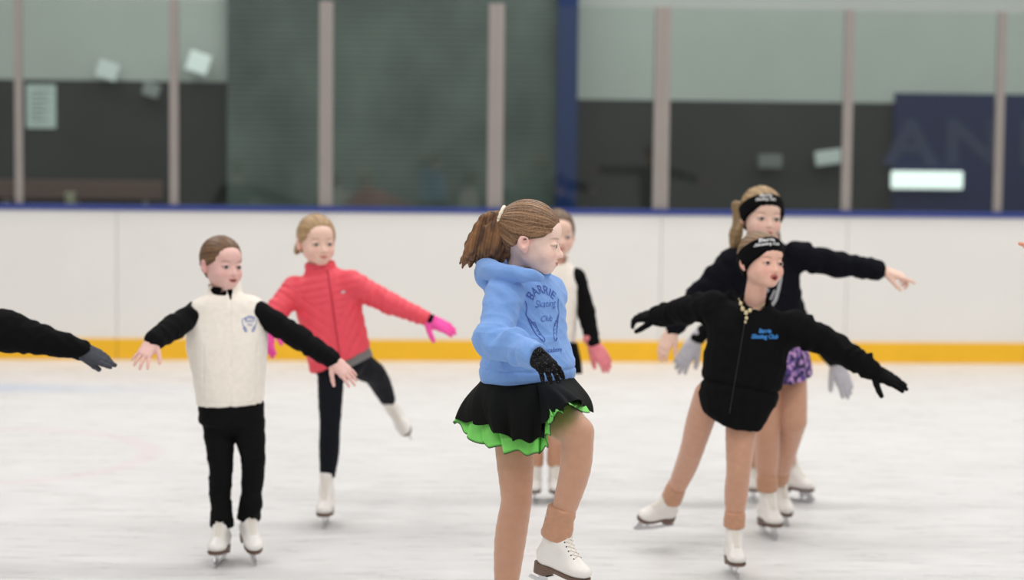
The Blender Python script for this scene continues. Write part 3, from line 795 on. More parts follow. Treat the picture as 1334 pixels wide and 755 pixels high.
# ================================================================== girl in the blue hoodie
def person_blue():
    Y0 = 5.96; J = lambda x, y, d=0: W(x, y, Y0 + d)
    root = empty('person', G(655, 875), 'girl in light blue hoodie and black skirt with green frill, knee raised, looking aside', 'person')
    H = make_head(J(691.0, 314, 0), 83, -9, 0, 1.0)
    ps = 45; f = A_([math.sin(math.radians(ps)), -math.cos(math.radians(ps)), 0]); rt = A_([-f[1] * -1, f[0] * -1, 0]); rt = nrm(np.cross(f, [0, 0, 1]))
    shR, elR, wrR = J(653, 384, -.10), J(641, 442, -.20), J(698, 462, -.34)
    shL, elL, wrL = J(716, 380, .09), J(712, 425, .26), J(716, 462, .40)
    hipR, knR, anR = J(667, 528, -.02), J(673, 652, -.04), J(655, 814, 0)
    hipL, knL, anL = J(707, 524, -.03), J(753, 563, -.27), J(723, 706, -.22)
    dR = nrm(J(724, 488, -.44) - wrR); nR = (.15, -.80, .62)
    hR = hand(wrR, dR, nR, -1, .93, (.42, .45, .5, .55), .10, (.35, .5), -.001)
    hL = hand(wrL, nrm([.1, .6, -.8]), (.7, .3, .3), 1, .9, (.3, .3, .3, .3), .1, (.4, .4), -.001)
    lr = dict(rt=.064, rk=.0455, rc=.0475, ra=.033)
    legR = lambda off: leg(hipR, knR, anR, off=off, back=(-.006, .012, 0), **lr)
    legL = lambda off: leg(hipL, knL, anL, rt=.070, rk=.0460, rc=.0450, ra=.034, off=off, back=(.014, .0, 0))
    pel = ell(J(688, 505, 0), (.115, .085, .085))
    body = U([H.f, cone(J(675, 362, .03), J(682, 332, .012), .044, .040),
              loft(J(689, 510, 0), J(680, 358, .03), rt, [(0, .10, .08), (.4, .095, .075), (.8, .11, .075), (1, .05, .045)]), pel,
              cone(shR, elR, .034, .032), cone(elR, wrR, .031, .020), cone(shL, elL, .040, .034), cone(elL, wrL, .033, .021),
              legR(-.004), legL(-.004)], .018)
    body = U([body, hR, hL], .006)
    b = sdf('body', body, .0026, SKIN, root, face_color(H, SK1, lip=(.62, .27, .23), blush=.5))
    add_eyes(H, root, (0, 1, -.2), (.07, .07, .07))
    tights = U([legR(0), legL(0), grow(pel, .002)], .015)
    sdf('tights', tights, .0035, TIGHTS, root)
    # rolled tights over the raised boot
    up = nrm(knL - anL); q0 = anL + up * .012; q1 = anL + up * .112
    cuff = disp(loft(q0, q1, (.72, -.66, -.1), [(0, .0485, .042), (.12, .0495, .043), (.5, .0455, .040), (.9, .0435, .040), (1, .0405, .038)], 2, .006), waves(5, .0025, (14, 30), up), .003)
    sdf('tights_cuff', cuff, .0022, TIGHTS_D, root)
    skate(anL, (.72, -.66, -.10), nrm(up * .8 + A_([0, 0, .5])), .97, root, .0022, 2)
    skate(anR, (.50, -.86, 0), (0, 0, 1), .98, root, .004, 1)
    up2 = nrm(knR - anR); sdf('tights_cuff', loft(anR + up2 * .02, anR + up2 * .115, f, [(0, .047, .044), (.6, .042, .040), (1, .038, .037)]), .004, TIGHTS_D, root)
    # hair
    tie = (0, -.090, .050)
    hl_ = hairline
    def hl(front=0, nape=-.075):
        zs = [-.10, -.060, -.045, -.02, -.002, .012, .022, .038, .055, .075, .095, .12]
        ys = [-.11, -.082, -.064, -.045, -.028, .006, .038, .064, .074, .083, .093, .11]
        return lambda q: (q[:, 1] - np.interp(q[:, 2], zs, ys)) * .75
    globals()['hairline'] = hl
    hair = make_hair(H, .0095, tie=tie, groove=.0008, n=40, seed=3)
    globals()['hairline'] = hl_
    hb, hlt = srgb(84, 58, 38), srgb(172, 132, 96)
    sdf('hair', hair, .0022, HAIR, root, hair_color(H, hb, hlt, 2, 64))
    # ponytail: locks fanning out of the tie
    rg = np.random.RandomState(4); T0 = H.w(tie); locks = []; cl = []
    ends = [(603, 348), (610, 341), (616, 344), (624, 344), (631, 343), (638, 345), (646, 344), (654, 343), (662, 340), (668, 333)]
    mids = [(630, 286), (630, 294), (634, 300), (638, 304), (642, 306), (646, 308), (650, 310), (655, 310), (660, 312), (664, 312)]
    for i, (e, m_) in enumerate(zip(ends, mids)):
        for k in range(3):
            dd = (k - 1) * .026 + rg.randn() * .004; a = T0 + A_([-.004, dd * .5, .012 - .0024 * i * 1.0])
            m2 = J(m_[0] + rg.randn() * 2, m_[1] + rg.randn() * 2, dd * 1.3 + .02); q = J(m_[0] * .45 + e[0] * .55 - 3 + rg.randn() * 2, m_[1] * .45 + e[1] * .55 + rg.randn() * 2, dd * 1.5 + .03)
            en = J(e[0] + rg.randn() * 2.5, e[1] + rg.randn() * 3 - abs(k - 1) * 3, dd * 1.2 + .03)
            locks.append(chain([a, m2, q, en], [.013, .0125, .0115, .0030], .006, 0, 3)); cl.append((m2, rg.rand()))
    pt = U(locks, .012)
    tdir = nrm(J(630, 345, .03) - J(640, 285, .02)); rx = nrm(np.cross(tdir, [0, 1, 0]))
    def strands(P):
        q = P - T0; a = q @ rx; b_ = q[:, 1]; c = q @ tdir
        return .0006 * (np.sin(a * 620 + 3 * np.sin(c * 22) + b_ * 90) + .7 * np.sin(b_ * 540 + 4 * np.sin(c * 17 + 1) + a * 160))
    pt = disp(pt, strands, .003)
    def pcol(P):
        q = P - T0; a = q @ rx; b_ = q[:, 1]; c = q @ tdir
        s = .42 + .14 * np.sin(a * 700 + 3 * np.sin(c * 22) + b_ * 120) + .17 * np.sin(a * 95 + 2 * np.sin(c * 16) + 2) + .25 * np.sin(a * 210 + 2 * np.sin(c * 12) + b_ * 260 + 1) + .15 * np.sin(b_ * 700)
        s = np.clip(s, 0, 1)[:, None]; return A_(srgb(74, 48, 28)) * (1 - s) + A_(srgb(148, 104, 66)) * s
    pony = sdf('ponytail', pt, .0022, HAIR, root, pcol)
    R = H.R; c = H.w((0, -.101, .050)); V = []; Q = []
    ring = [c + R @ A_([.033 * math.cos(a), .006 * math.sin(a), .036 * math.sin(a)]) for a in np.linspace(0, 2 * math.pi, 41)]
    tube('hair_tie', ring, [.0062 + .0009 * math.sin(i * 2.1) for i in range(41)], mat('cream_hair_tie', srgb(236, 226, 206), .7), root, 10)
    # hoodie
    hem, top = J(688, 500, 0), J(683, 358, .02)
    tor = loft(hem, top, rt, [(0, .136, .115, 0, 0), (.06, .149, .128, 0, 0), (.18, .150, .130, 0, 0), (.45, .134, .108, 0, 0), (.72, .132, .100, 0, 0), (.88, .118, .086, 0, 0), (1, .070, .062, 0, 0)], 2.2, .012)
    slR = U([cone(shR + A_([.012, .012, .0]), elR, .060, .053, 0, (.0075, 1.8, 1)), cone(elR, wrR - nrm(wrR - elR) * .03, .053, .043, 0, (.0075, 2.6, 2))], .02)
    cfR = loft(wrR - nrm(wrR - elR) * .045, wrR + nrm(wrR - elR) * .012, (0, 0, 1), [(0, .040, .040), (.3, .041, .041), (1, .0365, .0365)], 2, .005)
    slL = U([cone(shL, elL, .052, .046), cone(elL, wrL, .045, .036)], .02)
    hood = chain([J(706, 361, -.10), J(693, 358, -.125), J(668, 357, -.125), J(645, 352, -.08), J(634, 349, -.01), J(640, 346, .07), J(665, 345, .12), J(695, 348, .09), J(712, 356, .0)],
                 [.010, .017, .022, .027, .031, .030, .026, .018, .012], .012, 0, 3)
    bag = ell(J(637, 362, .03), (.045, .055, .035))
    V0 = sub(U([U([tor, slL, bag], .028), slR], .010), cone(J(676, 350, .02), J(690, 335, 0), .050, .056), .012)
    hd = U([V0, hood], .010); hd = U([hd, cfR], .006)
    cpk = J(700, 470, -.10)
    wv = waves(11, .0070, (5, 11), (0.35, .2, 1), .6)
    def detail(P):
        q = P - cpk; u = q @ rt; z = q[:, 2]; fr = q @ f
        hw = .098 - .045 * np.clip((z + .0) / .10, 0, 1) ** 1.5
        e = np.minimum(np.minimum(hw - np.abs(u), .075 - z), z + .062)
        s = np.clip(e / .004, 0, 1); pocket = .0045 * s * (fr > -.05)
        hz = P[:, 2] - hem[2]; band = -.0035 * np.exp(-((hz - .052) / .004) ** 2)
        d = wv(P) * np.clip((hz - .03) / .05, .25, 1)
        ax = np.abs(u)
        return pocket + band + d
    hd = disp(hd, detail, .006)
    ho = sdf('hoodie', hd, .003, HOODIE, root)
    # dark collar of the shirt below
    sdf('shirt_collar', loft(J(686, 366, .0), J(688, 350, .0), rt, [(0, .056, .052), (1, .047, .045)]), .003, BLACKC, root)
    # prints
    ink = mat('navy_print', srgb(62, 88, 168), .6)
    out = nrm(f * .9 + A_([.0, -.10, .05])); rr = -rt
    bar = arc(text_mesh('BARRIE', .036, .0002), .062)
    sk = text_mesh('Skating', .030, -.0002, .4); cb = text_mesh('Club', .025, -.0002, .4); ac = text_mesh('Academy', .019, .0001, .35)
    items = [shift(bar, 0, .070), shift(sk, .004, .028), shift(cb, .002, -.016), shift(ac, .008, -.108)]
    # skates drawn as line art on both sides
    for sx in (-1, 1):
        X = lambda pts: [(sx * x, y) for x, y in pts]
        items += [stroke(X([(.064, .040), (.060, .020), (.064, .0), (.052, -.018), (.040, -.034)]), .0028), stroke(X([(.064, .0), (.046, -.045), (.034, -.070), (.026, -.078)]), .003),
                  stroke(X([(.040, -.024), (.030, -.046), (.018, -.074), (.028, -.080), (.046, -.046), (.050, -.026), (.040, -.024)]), .0024), stroke(X([(.036, -.040), (.040, -.036)]), .002),
                  stroke(X([(.031, -.052), (.036, -.047)]), .002), stroke(X([(.026, -.062), (.032, -.057)]), .002)]
    decal('chest_print', items, (710, 408), out, rr, (0, 0, 1), ho, ink, root)
    # glove
    gl = U([hand(wrR, dR, nR, -1, .93, (.42, .45, .5, .55), .10, (.35, .5), .0015), loft(wrR - dR * .03, wrR + dR * .03, (0, 0, 1), [(0, .030, .027), (1, .028, .022)])], .006)
    gl = disp(gl, waves(3, .0008, (60, 110)), .001)
    sdf('glove', gl, .0018, GLOVE_SP, root)
    sdf('glove', hand(wrL, nrm([.1, .6, -.8]), (.7, .3, .3), 1, .9, (.3, .3, .3, .3), .1, (.4, .4), .0015), .003, GLOVE_SP, root)
    # skirt
    wst = [J(628, 492, .0), J(640, 496, -.08), J(668, 499, -.125), J(700, 498, -.13), J(730, 494, -.09), J(746, 490, .0), J(735, 486, .08), J(690, 484, .12), J(648, 486, .08)]
    hemb = [J(602, 548, .0), J(622, 548, -.10), J(646, 560, -.16), J(672, 573, -.19), J(703, 571, -.22), J(706, 549, -.27), J(728, 531, -.325), J(750, 522, -.315), J(763, 532, -.17), J(752, 540, .04), J(715, 545, .14), J(670, 545, .16), J(625, 545, .10)]
    hemg = [J(597, 552, .0), J(616, 572, -.09), J(642, 580, -.15), J(668, 589, -.175), J(698, 591, -.20), J(711, 580, -.25), J(715, 560, -.31), J(718, 545, -.325), J(730, 537, -.335), J(748, 527, -.325), J(761, 537, -.17), J(748, 552, .04), J(712, 560, .13), J(668, 560, .15), J(622, 560, .09)]
    ws = A_(catmull(wst, 8, True)); 
    drape('skirt', wst, hemb, SKIRT_B, root, .0125, 13, .022, basecol=SKB, seed=.4, m=24)
    c = A_(wst).mean(0); wsg = [c + (p - c) * .93 - A_([0, 0, .012]) for p in A_(wst)]
    drape('skirt_underlayer', wsg, hemg, SKIRT_G, root, .0135, 15, .010, edge=srgb(16, 22, 14), basecol=SKG, seed=2.0, m=24)
    return root
SK1 = srgb(248, 214, 198)
TIGHTS = mat('tan_tights', srgb(200, 150, 122), .6, noise=.05, nscale=40, sheen=.35, bump=.08, bscale=400)
TIGHTS_D = mat('tan_tights_fold', srgb(194, 144, 113), .65, noise=.08, nscale=40, sheen=.2, bump=.1, bscale=300)
HOODIE = mat('blue_fleece', srgb(122, 164, 226), .85, noise=.05, nscale=120, sheen=.2, bump=.25, bscale=500)
BLACKC = mat('black_cloth', srgb(16, 16, 18), .9, noise=.1, nscale=30, spec=.12, bump=.2, bscale=300)
GLOVE_SP = mat('black_knit_sparkle', srgb(13, 13, 15), .9, spec=.2, noise=.25, nscale=200, bump=.5, bscale=500, sp=(260, .13))
SKB, SKG = srgb(15, 17, 15), srgb(128, 224, 102)
SKIRT_B = mat('black_skirt_cloth', rough=.8, attr=True, noise=.1, nscale=20, spec=.15)
SKIRT_G = mat('green_frill_cloth', rough=.6, attr=True, noise=.06, nscale=20)
# ================================================================== shared build of the skaters further back
def facing(ps):
    f = A_([math.sin(math.radians(ps)), -math.cos(math.radians(ps)), 0]); return f, nrm(np.cross(f, [0, 0, 1]))
def figure(root, H, j, skin, rt, h=.0036, arm=1.0, lipc=None, brow=None, hs=.95, look=(0, 1, 0), iris=(.06, .05, .05), eyes=True, other=None):
    """one continuous body. j: joints, legs as dicts of radii, hands as keyword dicts"""
    hd = {}
    fs = [H.f, cone(j['neck'], H.w((0, -.012, -.05)), .040 * arm, .037 * arm), loft(j['pel'], j['neck'], rt, [(0, .095 * arm, .075), (.4, .090 * arm, .07), (.8, .105 * arm, .07), (1, .05, .045)]), ell(j['pel'], (.105 * arm, .08, .08))]
    for s in 'RL':
        fs += [cone(j['sh' + s], j['el' + s], .037 * arm, .031 * arm), cone(j['el' + s], j['wr' + s], .030 * arm, .020 * arm), leg(j['hip' + s], j['kn' + s], j['an' + s], off=-.004, **j['leg' + s])]
    b = U(fs, .016)
    hands = []
    for s in 'RL':
        k = dict(j['hand' + s]); tgt = k.pop('to'); n = k.pop('n'); g = k.pop('glove', None)
        d = nrm(tgt - j['wr' + s]); sd = -1 if s == 'R' else 1
        hands.append(hand(j['wr' + s], d, n, sd, off=(-.001 if g else 0), s=hs, **k))
        if g:
            gl = U([hand(j['wr' + s], d, n, sd, off=.0022, s=hs, **k), cone(j['wr' + s] - d * .03, j['wr' + s] + d * .02, .028 * arm, .024 * arm)], .006)
            hd[s] = sdf('glove', gl, .0028, g, root)
    b = U([b] + hands, .006)
    bo = sdf('body', b, h, SKIN, root, face_color(H, skin, lip=lipc, brow=brow, blush=.4, other=other))
    if eyes: add_eyes(H, root, look, iris)
    return bo, hd
def leggings(root, j, m, name='leggings', h=.004, sides='RL', ends=None, waist=True, wv=None, up=.0, wr=.112):
    fs = []
    for s in sides:
        l = leg(j['hip' + s], j['kn' + s], j['an' + s], off=.0015, **j['leg' + s])
        e = ends[s] if ends else .10
        u = nrm(j['an' + s] - j['kn' + s]); fs.append(cut(l, j['an' + s] - u * e, u, .003))
    if waist: fs.append(ell(j['pel'] + A_([0, 0, up]), (wr, .086, .085)))
    f = U(fs, .012)
    if wv: f = disp(f, wv, .003)
    return sdf(name, f, h, m, root)
def cuff(root, k, a, m, lo, hi, r0, r1, fd=(0, -1, 0), name='tights_cuff', h=.003):
    u = nrm(k - a); q0, q1 = a + u * lo, a + u * hi
    f = disp(loft(q0, q1, fd, [(0, r0, r0 * .92), (.15, r0 * 1.02, r0 * .95), (.6, (r0 + r1) / 2, (r0 + r1) / 2), (1, r1, r1)], 2, .006), waves(7, .002, (14, 28), u), .003)
    return sdf(name, f, h, m, root)
def sleeve(sh, el, wr, r, wrk=.003, ext=.0, seed=1):
    u = nrm(wr - el); return U([cone(sh, el, r[0], r[1], 0, (wrk, 3.3, seed)), cone(el, wr + u * ext, r[1], r[2], 0, (wrk * .9, 4.2, seed + 1))], .014)
def collar(c, t, rt, r0, r1, th=.008, gap=None):
    o = loft(c, t, rt, [(0, r0, r0 * .9), (1, r1, r1 * .92)], 2, .004)
    u = nrm(t - c); return sub(o, cone(c - u * .05, t + u * .05, (r0 - th) * .93, (r1 - th) * .93), .003)
def on_ground(px, Y, z):
    """point at depth Y whose foot is seen at image column px, z above the ice"""
    d = ray(px, 700); x = d[0] / d[1] * Y; return A_([x, Y, z])
def stand(root, A, f, s, **k): return skate(A, f, (0, 0, 1), s, root, **k)
FLEECE = mat('cream_fleece', srgb(250, 242, 230), .95, noise=.04, nscale=60, sheen=.3, bump=.7, bscale=160)
CREST = mat('blue_embroidery', srgb(112, 134, 196), .7)
BLACKL = mat('black_leggings', srgb(16, 16, 17), .85, noise=.1, nscale=30, spec=.12, bump=.1, bscale=300)
CORAL = mat('coral_quilted_nylon', srgb(238, 76, 92), .55, noise=.06, nscale=30, bump=.2, bscale=90)
PINKG = mat('pink_glove_knit', srgb(248, 84, 170), .8, noise=.08)
SALMONG = mat('salmon_glove_knit', srgb(238, 138, 146), .8, noise=.08)
GREYG = mat('grey_glove_knit', srgb(186, 184, 190), .85, noise=.1)
CHARG = mat('charcoal_glove_knit', srgb(62, 66, 74), .85, noise=.2, nscale=80, bump=.4)
BAND = mat('black_headband', srgb(9, 9, 10), .9, noise=.1, nscale=60, spec=.12)
WPRINT = mat('white_print', srgb(206, 206, 206), .7)
def crest_items(k=1.0):
    it = [shift(arc(text_mesh('BARRIE', .0115 * k, .0004), .022 * k), 0, .020 * k), shift(text_mesh('Skating', .0105 * k, .0002, .3), 0, .008 * k), shift(text_mesh('Club', .009 * k, .0002, .3), 0, -.004 * k)]
    for sx in (-1, 1):
        it += [stroke([(sx * .023 * k, .014 * k), (sx * .022 * k, .0), (sx * .014 * k, -.018 * k), (sx * .008 * k, -.026 * k)], .0022 * k), stroke([(sx * .016 * k, -.008 * k), (sx * .008 * k, -.020 * k), (sx * .013 * k, -.026 * k), (sx * .020 * k, -.012 * k)], .0018 * k)]
    return it
def headband(root, H, c=.052, hw=.021, tilt=.55, off=.0155, h=.003):
    """fleece band round the head: its mid plane passes c above the eyes in front, lower at the nape"""
    n = nrm([0, -tilt, 1]); sh = shell(H, off); s = H.s
    def loc(q):
        y = q[:, 1]; m = (q @ n) - (c - tilt * .07 * 1.0) * n[2] ; wdt = hw + .006 * np.clip(-y / .08, -1, 1)
        return smax(sh(q) - .0008 * np.sin(q[:, 0] * 300) , np.abs(m) - wdt, .005)
    f = F(lambda P: loc(H.loc(P)) * s, H.O - .13 * s, H.O + .13 * s)
    return sdf('headband', f, h, BAND, root)
# ================================================================== small girl in the cream vest
def person_vest():
    Y0 = 7.37; J = lambda x, y, d=0: W(x, y, Y0 + d)
    f, rt = facing(8); root = empty('person', G(289, 738), 'small girl in cream fleece vest over black sleeves and black leggings, arms out', 'person', None)
    H = make_head(J(288.5, 346, 0), 42, -1, 4, .93, 0.1)
    j = dict(neck=J(294, 388, .02), pel=J(301, 528, 0), shR=J(259, 406, .0), shL=J(336, 407, 0), elR=J(226, 426, -.13), elL=J(390, 440, .0), wrR=J(199, 444, -.25), wrL=J(434, 469, -.05),
             hipR=J(283, 534, 0), hipL=J(322, 534, 0), knR=J(288, 612, -.03), knL=J(330, 598, -.04), anR=on_ground(289, Y0, .130), anL=J(324, 677, .02),
             legR=dict(rt=.060, rk=.042, rc=.041, ra=.035, back=(-.006, .01, 0)), legL=dict(rt=.062, rk=.043, rc=.041, ra=.035, back=(.002, .01, 0)),
             handR=dict(to=J(183, 468, -.31), n=(-.1, -.8, .6), curl=(.2, .2, .2, .25), spread=.24, thumb=(.75, .2)),
             handL=dict(to=J(460, 493, -.08), n=(.1, -.75, .65), curl=(.2, .2, .25, .3), spread=.12, thumb=(.75, .25)))
    figure(root, H, j, SK2, rt, hs=.92, arm=.95, look=(.25, 1, 0), lipc=(.45, .13, .11))
    hb = hair_color
    sdf('hair', make_hair(H, .007, groove=.0008, n=30, tie=(0, -.09, .01)), .0032, HAIR, root, hair_color(H, srgb(84, 58, 38), srgb(134, 100, 70), 1, 50))
    sdf('hair_bun', ell(H.w((0, -.105, .005)), (.028, .026, .028)), .003, HAIR, root, lambda P: np.tile(A_(srgb(90, 68, 50)), (len(P), 1)))
    # leggings flare over the boots
    fl = []
    for s, e in (('R', .012), ('L', .016)):
        u = nrm(j['an' + s] - j['kn' + s]); a = j['an' + s]
        fl += [cut(leg(j['hip' + s], j['kn' + s], a, off=.0015, **j['leg' + s]), a - u * e, u, .002), loft(a - u * .10, a - u * e * .5, f, [(0, .036, .036), (.5, .042, .042), (1, .047, .047)], 2, .004)]
    fl.append(ell(j['anL'] - nrm(j['anL'] - j['knL']) * .072 + A_([.014, -.020, 0]), (.036, .036, .052)))
    fl.append(loft(J(300, 552, 0), J(300, 516, 0), rt, [(0, .116, .090), (1, .122, .092)], 2.2, .012)); fl.append(ell(j['pel'] - A_([0, 0, .03]), (.108, .09, .088)))
    sdf('leggings', disp(U(fl, .012), waves(9, .003, (8, 18), (0, 0, 1)), .004), .0036, BLACKL, root)
    stand(root, j['anR'], (-.06, -1, 0), .93); skate(j['anL'], (.30, -.80, -.42), (.05, -.25, .9), .92, root)
    sl = U([sleeve(j['shR'], j['elR'], j['wrR'], (.046, .045, .038), .003, -.012), sleeve(j['shL'], j['elL'], j['wrL'], (.046, .043, .036), .003, -.012, 4),
            loft(J(296, 440, 0), J(294, 384, .01), rt, [(0, .11, .08), (1, .052, .05)]), collar(J(293, 388, .01), J(292, 371, .01), rt, .052, .049, .006)], .012)
    sdf('black_shirt', disp(sl, waves(2, .002, (12, 25)), .003), .004, BLACKC, root)
    A, B = J(300, 527, 0), J(294, 383, .01)
    v = loft(A, B, rt, [(0, .124, .098), (.10, .128, .104), (.35, .140, .108), (.60, .154, .104, .006), (.80, .150, .090, .002), (.93, .136, .078), (1, .080, .062)], 2.3, .012)
    v = U([v, collar(J(294, 394, .01), J(291.5, 368, .005), rt, .066, .062, .011)], .012)
    v = sub(v, cone(J(293, 392, .0), J(289, 350, .0), .047, .060), .004)
    v = sub(v, loft(J(301, 386, -.08), J(297, 362, -.05), rt, [(0, .003, .05), (1, .016, .06)]), .004)   # open quarter zip
    for s, sx in (('R', 1), ('L', -1)):
        d = nrm(j['el' + s] - j['sh' + s]); v = cut(v, j['sh' + s] + rt * sx * .034, nrm(rt * sx + A_([0, 0, .12])), .008)
    wv = waves(21, .0030, (7, 16), (0, 0, 1), .3); zx = J(300, 450, -.1)
    def det(P):
        q = P - zx; u = q @ rt; front = (P - A) @ f > .02
        return wv(P) - .003 * np.exp(-(u / .003) ** 2) * front - .002 * np.exp(-((P[:, 2] - A[2] - .018) / .003) ** 2) - .0025 * np.exp(-((np.abs(u) - .098) / .003) ** 2) * front * ((q[:, 2]) < .0)
    vo = sdf('vest', disp(v, det, .005), .0034, FLEECE, root)
    decal('vest_crest', crest_items(1.15), (325, 421), f, -rt, (0, 0, 1), vo, CREST, root, .002)
    zp = [J(300, y, -.113) for y in (392, 410, 430)]
SK2 = srgb(234, 190, 180)
# ================================================================== girl in the coral jacket
def person_coral():
    Y0 = 8.13; J = lambda x, y, d=0: W(x, y, Y0 + d)
    f, rt = facing(6); root = empty('person', G(425, 685), 'girl in coral red quilted jacket with pink gloves, one leg lifted behind', 'person')
    H = make_head(J(412.5, 316, 0), 25, -2, 0, .97)
    j = dict(neck=J(418, 352, .02), pel=J(440, 470, .03), shR=J(384, 377, 0), shL=J(457, 369, 0), elR=J(363, 402, -.05), elL=J(508, 395, .0), wrR=J(351, 424, -.10), wrL=J(556, 415, -.02),
             hipR=J(431, 480, .01), hipL=J(458, 466, .04), knR=J(430, 556, -.02), knL=J(487, 486, .22), anR=on_ground(425.5, Y0, .130), anL=J(510, 530, .46),
             legR=dict(rt=.052, rk=.040, rc=.041, ra=.033), legL=dict(rt=.058, rk=.047, rc=.044, ra=.035, back=(0, .004, .01)),
             handR=dict(to=J(350, 448, -.12), n=(-.8, -.5, .1), glove=PINKG), handL=dict(to=J(604, 435, -.03), n=(0, -.6, .8), curl=(.15, .15, .15, .2), spread=.08, thumb=(.95, .3), glove=PINKG))
    bo, gl = figure(root, H, j, SK3, rt, hs=.95, look=(.1, 1, 0))
    # dark strap at the wrist of the glove
    w0 = j['wrL']; d = nrm(J(604, 435, -.03) - w0)
    sdf('glove_strap', loft(w0 + d * .006, w0 + d * .026, (0, 0, 1), [(0, .0255, .0285), (1, .0255, .0285)], 2, .003), .003, BLACKC, root)
    sdf('hair', make_hair(H, .008, groove=.0008, n=30), .0034, HAIR, root, hair_color(H, srgb(150, 118, 82), srgb(196, 164, 122), 5, 50))
    hair_c = lambda P: np.tile(A_(srgb(160, 126, 88)), (len(P), 1))
    sdf('hair_bun', U([chain([H.w((.02, -.085, .02)), H.w((.05, -.085, -.03)), H.w((.072, -.055, -.05))], [.022, .016, .004], .01, 0, 3), ell(H.w((0, -.100, .03)), (.03, .03, .03))], .01), .0034, HAIR, root, hair_c)
    leggings(root, j, mat('navy_black_leggings', srgb(15, 18, 27), .8, spec=.2, noise=.15), ends=dict(R=.066, L=.050), wv=waves(5, .0022, (9, 20)))
    sdf('waistband', loft(J(459, 475, .03), J(452, 460, .03), rt, [(0, .094, .088), (1, .096, .09)], 2, .004), .004, mat('grey_waistband', srgb(120, 118, 116), .8), root)
    stand(root, j['anR'], (-.02, -1, 0), .93, detail=1); skate(j['anL'], (.50, -.45, -.75), (-.30, -.72, .55), .86, root)
    A, B = J(447, 486, .03), J(418, 352, .02)
    t = loft(A, B, rt, [(0, .132, .102), (.2, .132, .104), (.5, .132, .100), (.75, .136, .090), (.92, .108, .075), (1, .066, .058)], 2.2, .012)
    t = cut(t, J(446, 469, .0), A_([.42, .05, -.907]), .006); t = cut(t, J(408, 486, 0), A_([-.12, 0, -1]), .006)
    t = U([t, sleeve(j['shR'], j['elR'], j['wrR'], (.056, .046, .038), .002, -.01), sleeve(j['shL'], j['elL'], j['wrL'], (.056, .044, .032), .002, -.012, 3)], .022)
    t = U([t, collar(J(418, 358, .015), J(417, 341, .01), rt, .066, .062, .012)], .010)
    t = sub(t, cone(J(418, 354, .01), J(414, 325, 0), .044, .056), .004)
    ax = nrm(B - A); sa = nrm(j['wrL'] - j['shL']); zx = (A + B) / 2; s0 = j['shL'] + sa * .03; sR = nrm(j['elR'] - j['shR'])
    def quilt(P):
        inL = (P - s0) @ sa > 0; inR = (P - j['shR'] + 0) @ sR > .02
        z = np.where(inL, (P - s0) @ sa, np.where(inR, (P - j['shR']) @ sR, (P - A) @ ax)); q = np.abs(np.sin(z * math.pi / .030))
        d = .0042 * (q ** .5 - .75); u = (P - zx) @ rt; fr = ((P - A) @ f > 0) & ~inL
        return d * np.where(fr & (np.abs(u) < .016), .2, 1) - .003 * np.exp(-(u / .0025) ** 2) * fr
    jo = sdf('jacket', disp(t, quilt, .005), .0038, CORAL, root)
    tube('zipper', [A_(jo_p) for jo_p in surf_line(jo, [J(428 + (y - 360) * .14, y, -.3) for y in range(352, 474, 8)], .001)], .0025, mat('dark_red_zip', srgb(176, 36, 58), .5), root, 6)
    decal('chest_mark', [(A_([[-.010, -.004], [-.002, .006], [.010, .004], [.004, -.006]]), [(0, 1, 2, 3)])], (447, 380), f, -rt, 0, jo, WPRINT, root, .002)
    decal('sleeve_mark', [(A_([[-.012, -.006], [-.012, .006], [.012, .006], [.012, -.006]]), [(0, 1, 2, 3)])], (481, 362), nrm([.1, -.6, .6]), (1, 0, -.4), 0, jo, mat('grey_mark', srgb(96, 60, 76), .7), root, .002)
def surf_line(o, pts, e):
    me = o.data; tree = BVHTree.FromPolygons([v.co[:] for v in me.vertices], [p.vertices[:] for p in me.polygons]); out = []
    for p in pts:
        hit = tree.ray_cast(Vector(CAMP), Vector(nrm(p - CAMP)))[0]
        if hit is not None: out.append(A_(hit) - nrm(p - CAMP) * e)
    return out
SK3 = srgb(240, 202, 184)
